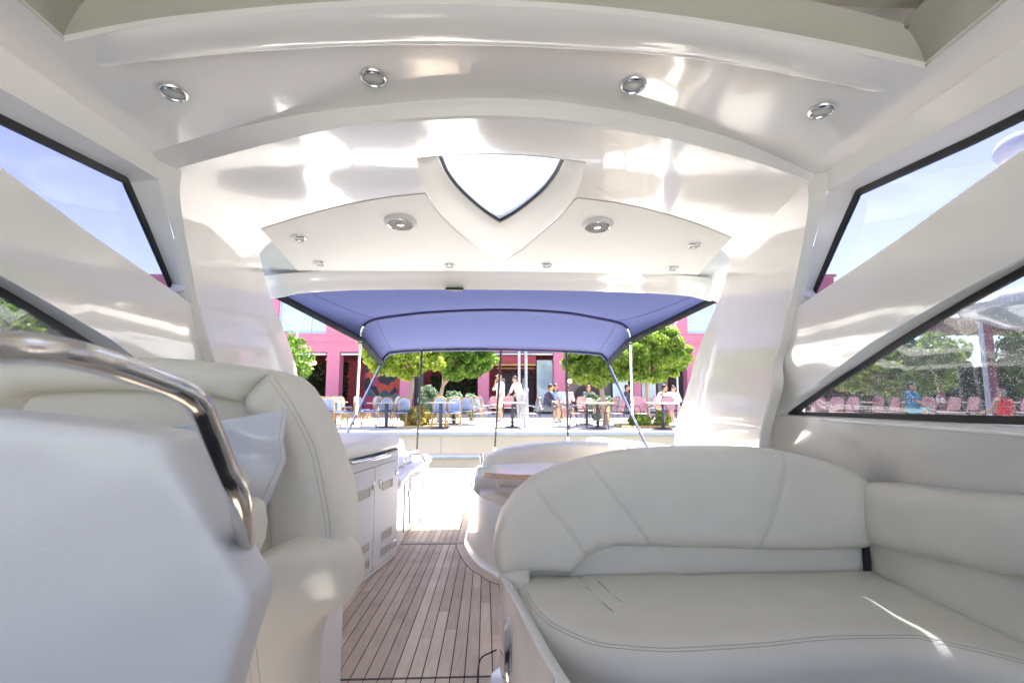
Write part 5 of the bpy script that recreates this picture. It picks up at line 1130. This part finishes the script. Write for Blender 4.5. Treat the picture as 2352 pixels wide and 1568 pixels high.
# ---------------- people
SK = [mat('skin_a',(.50,.28,.19),.55,noise=.05,nscale=20), mat('skin_b',(.42,.22,.14),.55,noise=.05,nscale=20)]
HR = [mat('hair_dark',(.02,.015,.012),.6,noise=.3,nscale=40), mat('hair_brown',(.14,.07,.03),.6,noise=.3,nscale=40), mat('hair_grey',(.30,.26,.22),.6,noise=.3,nscale=40)]
def remeshed(name, caps, m, parent, vox=.014):
    b = MB()
    for c in caps:
        if len(c) == 2: b.ball(c[0], c[1], 8)
        else:
            a, d, ra, rb = c; a, d = Vector(a), Vector(d); b.ball(a, ra, 7); b.ball(d, rb, 7); b.tube([a, d], [ra, rb], n=14)
    me = bpy.data.meshes.new(name); me.from_pydata([tuple(v) for v in b.v], [], b.f); o = bpy.data.objects.new(name, me); COL.objects.link(o)
    r = o.modifiers.new('r','REMESH'); r.mode = 'VOXEL'; r.voxel_size = vox; s = o.modifiers.new('s','SMOOTH'); s.iterations = 3; s.factor = .5
    dg = bpy.context.evaluated_depsgraph_get(); m2 = bpy.data.meshes.new_from_object(o.evaluated_get(dg)); o.modifiers.clear(); o.data = m2; m2.name = name; m2.materials.clear(); m2.materials.append(m)
    m2.shade_smooth(); o.parent = parent; return o
def person(label, loc, rz, sit=False, skin=0, hair=0, shirt=(.7,.7,.7), pants=(.5,.5,.5), hands=None, lean=0, head=(0,0), hh=1.0, sleeves=.5, shorts=True, longhair=False, group=None, tank=False, seat=.47, extra=None):
    t = thing('person', label, 'person', loc, group, rz=rz); S = SK[skin]; H = HR[hair]; V_ = Vector
    hz = (seat+.09) if sit else .93
    hip = V_((0,0,hz)); chest = hip+V_((0,-math.sin(lean)*.38,math.cos(lean)*.38)); nk = hip+V_((0,-math.sin(lean)*.54,math.cos(lean)*.54)); hd = nk+V_((head[0]*.08,-.05-math.sin(lean)*.10-head[1]*.05,.16-abs(lean)*.03-head[1]*.03))
    caps = [(hip,chest,.135,.15),(chest+V_((.07,0,.03)),chest-V_((.07,0,-.03)),.115,.115),(chest,nk,.12,.055),(nk,hd-V_((0,-.01,.05)),.052,.055),(hd,(.078,.095,.115)),(hd+V_((0,-.05,-.07)),.045),(hd+V_((0,-.10,-.01)),.018),(hd+V_((.08,0,-.01)),(.012,.02,.03)),(hd+V_((-.08,0,-.01)),(.012,.02,.03))]
    sc_, pc_ = [(hip+V_((0,0,.02)),chest,.150,.165),(chest+V_((.07,0,.03)),chest-V_((.07,0,-.03)),.128,.128),(chest,nk-V_((0,0,.05)),.135,.075)], [(hip+V_((.03,0,0)),hip-V_((.03,0,0)),.155,.155)]
    for s in (-1, 1):
        hj = hip+V_((.085*s,0,-.04))
        if sit: kn = hj+V_((.05*s,-.42,.0)); an = V_((kn.x+.02*s,kn.y-.02,.08))
        else: kn = V_((.10*s,-.02,.50)); an = V_((.10*s,.02,.08))
        toe = an+V_((0,-.14,-.05)); caps += [(hj,kn,.082,.055),(kn,an+(kn-an)*.55,.052,.055),(an+(kn-an)*.55,an,.055,.034)]
        kk = hj.lerp(kn,.85) if shorts else kn; pc_.append((hj,kk,.10,.078))
        if not shorts: pc_.append((kn,an+V_((0,0,.03)),.075,.055))
        sh = nk+V_((.18*s,0,-.07)); hw = V_(hands[0 if s < 0 else 1]) if hands else (sh+V_((.06*s,-.05,-.56)))
        L1, L2 = .29, .27; d = (hw-sh); dl = min(d.length, L1+L2-.01); hw = sh+d.normalized()*dl; a = (L1*L1-L2*L2+dl*dl)/(2*dl); h = math.sqrt(max(0, L1*L1-a*a)); pole = V_((.5*s,.6,-.8)); u = d.normalized(); pv = (pole-u*pole.dot(u)).normalized(); el = sh+u*a+pv*h
        caps += [(sh,el,.050,.040),(el,hw,.040,.026),(chest+V_((.09*s,0,.05)),sh,.09,.055)]
        fd = (hw-el).normalized(); side_ = fd.cross(V_((0,0,1))).normalized() if abs(fd.z) < .95 else V_((1,0,0)); pm = hw+fd*.05; caps.append((pm,(.036,.036,.036)))
        for k in range(4): q = pm+side_*(-.027+.018*k)+fd*.03; L = (.055,.065,.06,.045)[k]; caps.append((q,q+fd*L*.8+V_((0,0,-.02)),.0095,.0075))
        q = pm-side_*.03*s; caps.append((q,q+fd*.03-side_*.03*s,.011,.009))
        if not tank: sc_ += [(sh,sh.lerp(el, sleeves*2 if sleeves <= .5 else 1),.068,.060),(chest+V_((.09*s,0,.05)),sh,.105,.07)]
        if sleeves > .5 and not tank: sc_.append((el,el.lerp(hw,.9),.055,.04))
        if tank: sc_.append((chest+V_((.09*s,0,.05)),nk+V_((.11*s,0,-.04)),.10,.035))
        b = MB(); b.ball(an+V_((0,-.055,-.045)), (.048,.125,.04), 8); b.build('shoe', M['cushb'] if pants[0] < .1 else M['weavew'], t)
    remeshed('body', caps, S, t, .013)
    remeshed('shirt', sc_, mat('shirt', shirt, .85, noise=.08, nscale=6), t, .016); remeshed('shorts' if shorts else 'trousers', pc_, mat('legwear', pants, .85, noise=.08, nscale=6), t, .016)
    hc = [(hd+V_((0,.018,.03)),(.088,.098,.105)),(hd+V_((0,.04,-.02)),(.080,.07,.08))]
    if longhair: hc += [(hd+V_((0,.05,-.02)),hd+V_((0,.07,-.24)),.075,.05),(hd+V_((.06,.03,0)),hd+V_((.08,.02,-.18)),.035,.025),(hd+V_((-.06,.03,0)),hd+V_((-.08,.02,-.18)),.035,.025)]
    if extra == 'cap': hc = [(hd+V_((0,.01,.05)),(.09,.10,.075)),(hd+V_((0,-.09,.05)),(.06,.07,.012))]
    remeshed('hair' if extra != 'cap' else 'cap', hc, H, t, .014)
    b = MB()
    for s in (-1, 1): b.ball(hd+V_((.03*s,-.088,.01)), (.012,.008,.008), 5)
    b.build('eyes', HR[0], t); b = MB(); b.ball(hd+V_((0,-.097,-.055)), (.022,.006,.005), 5); b.build('mouth', mat('lips',(.35,.12,.10),.6), t)
    return t
def pl_(px, y): g = WZ((px, y), GZ); return (g.x, g.y, GZ)
def pY(px, Y): g = WY((px, 905), Y); return (g.x, Y, GZ)
rd = math.radians
person('standing man in white shirt and pale shorts touching his face beside the middle pole', pl_(1149,967), rd(-70), skin=0, hair=2, shirt=(.75,.75,.78), pants=(.55,.50,.45), hands=((-.10,-.16,1.45),(.22,-.12,.86)), extra='cap')
person('bearded man in a pale shirt bending over a table, seen beside the lamp posts', pY(1195,19.2), rd(-50), skin=0, hair=0, shirt=(.62,.66,.76), pants=(.30,.30,.33), lean=.38, shorts=False, hands=((-.25,-.50,.85),(.15,-.5,.9)))
person('seated man with dark hair in a navy shirt facing right', pY(1256,17.6), rd(75), sit=True, skin=0, hair=0, shirt=(.03,.03,.07), pants=(.10,.10,.12), hands=((-.1,-.42,.72),(.1,-.42,.72)), lean=.15, seat=.46)
person('seated woman with long dark hair in a light blue top beside the navy shirted man', pY(1276,17.9), rd(10), sit=True, skin=0, hair=0, shirt=(.33,.48,.75), pants=(.45,.42,.38), hands=((-.12,-.3,.7),(.12,-.3,.7)), longhair=True)
person('diner half hidden behind the rightmost canopy pole in a grey pink top', pY(1303,19.5), rd(160), sit=True, skin=1, hair=1, shirt=(.5,.42,.45), pants=(.2,.2,.22), hands=((-.15,-.35,.75),(.15,-.35,.75)))
person('brown haired diner sitting in front of the dark archway', pY(1352,20.5), rd(0), sit=True, skin=0, hair=1, shirt=(.10,.13,.18), pants=(.1,.1,.12), hands=((-.15,-.35,.75),(.15,-.35,.75)), longhair=True)
person('diner in a dark jacket between the steel strut and the shop window', pY(1438,18.5), rd(70), sit=True, skin=1, hair=0, shirt=(.04,.04,.07), pants=(.05,.05,.1), hands=((-.15,-.35,.75),(.15,-.35,.75)), sleeves=1)
person('tanned diner in a white sleeveless vest leaning on a table', pY(1514,18.2), rd(60), sit=True, skin=1, hair=0, shirt=(.70,.70,.74), pants=(.4,.25,.22), tank=True, lean=.25, hands=((-.1,-.48,.80),(.15,-.45,.80)))
person('dark haired diner in a white shirt looking down at the right', pY(1543,19.0), rd(0), sit=True, skin=0, hair=0, shirt=(.72,.74,.80), pants=(.1,.1,.3), lean=.2, head=(0,1), hands=((-.2,-.4,.78),(.2,-.4,.78)))
person('man in a blue shirt and turquoise shorts resting his arms on a table', pY(2092,15.0), rd(20), sit=True, skin=1, hair=0, shirt=(.05,.22,.38), pants=(.05,.42,.48), hands=((-.25,-.45,.72),(.35,-.35,.80)))
person('woman in a red top seen from behind at the lower right of the starboard window', pY(2304,12.5+.9), rd(178), sit=True, skin=1, hair=2, shirt=(.78,.03,.05), pants=(.05,.05,.06), hands=((-.30,-.30,.5),(.30,-.30,.5)), seat=.25, tank=True)
b = W(); q = WY((2304,905),13.4); b.tube(catmull([Vector((q.x-.12,13.62,GZ+.50)),Vector((q.x,13.60,GZ+.70)),Vector((q.x+.13,13.50,GZ+.88))],8),.014,n=6,flat=.4); tag(b.build('bag_strap', M['blk'], None), 'thin black bag strap across the back of the woman in red', 'strap')
# ================================================================== light and camera
w = bpy.data.worlds.new('World'); sc.world = w; w.use_nodes = True; nt = w.node_tree
SE, SA = math.radians(60), math.radians(24)          # elevation, and azimuth from +Y towards +X
st_ = nt.nodes.new('ShaderNodeTexSky'); st_.sky_type = 'NISHITA'; st_.sun_disc = False; st_.sun_elevation = SE; st_.sun_rotation = SA; st_.air_density = 1.0; st_.dust_density = .4; st_.altitude = 5
bg = nt.nodes['Background']; bg.inputs['Strength'].default_value = .08; hs = nt.nodes.new('ShaderNodeHueSaturation'); hs.inputs['Saturation'].default_value = .80; hs.inputs['Hue'].default_value = .528; nt.links.new(st_.outputs[0], hs.inputs['Color']); nt.links.new(hs.outputs[0], bg.inputs[0])
L_ = bpy.data.lights.new('sun', 'SUN'); L_.energy = 5.0; L_.angle = math.radians(.5); L_.color = (1,.94,.84)
lo = bpy.data.objects.new('sun', L_); COL.objects.link(lo)
sd = Vector((math.sin(SA)*math.cos(SE), math.cos(SA)*math.cos(SE), math.sin(SE))); lo.rotation_euler = (-sd).to_track_quat('-Z', 'Y').to_euler(); lo.location = sd*50
cam = bpy.data.cameras.new('camera'); co = bpy.data.objects.new('camera', cam); COL.objects.link(co); sc.camera = co
cam.sensor_width = 36; cam.lens = F_/2352*36; cam.clip_start = .02; cam.clip_end = 3000
co.rotation_euler = (PI/2+PITCH, 0, 0)
cam.dof.use_dof = True; cam.dof.focus_distance = 3.6; cam.dof.aperture_fstop = 4.0
sc.view_settings.view_transform = 'Standard'; sc.view_settings.look = 'None'; sc.view_settings.gamma = 1; sc.view_settings.exposure = 2.80
sc.cycles.use_denoising = True; sc.cycles.max_bounces = 10; sc.cycles.diffuse_bounces = 6; sc.cycles.glossy_bounces = 4; sc.cycles.transparent_max_bounces = 24; sc.cycles.caustics_reflective = False; sc.cycles.caustics_refractive = False
sc.cycles.sample_clamp_indirect = 8
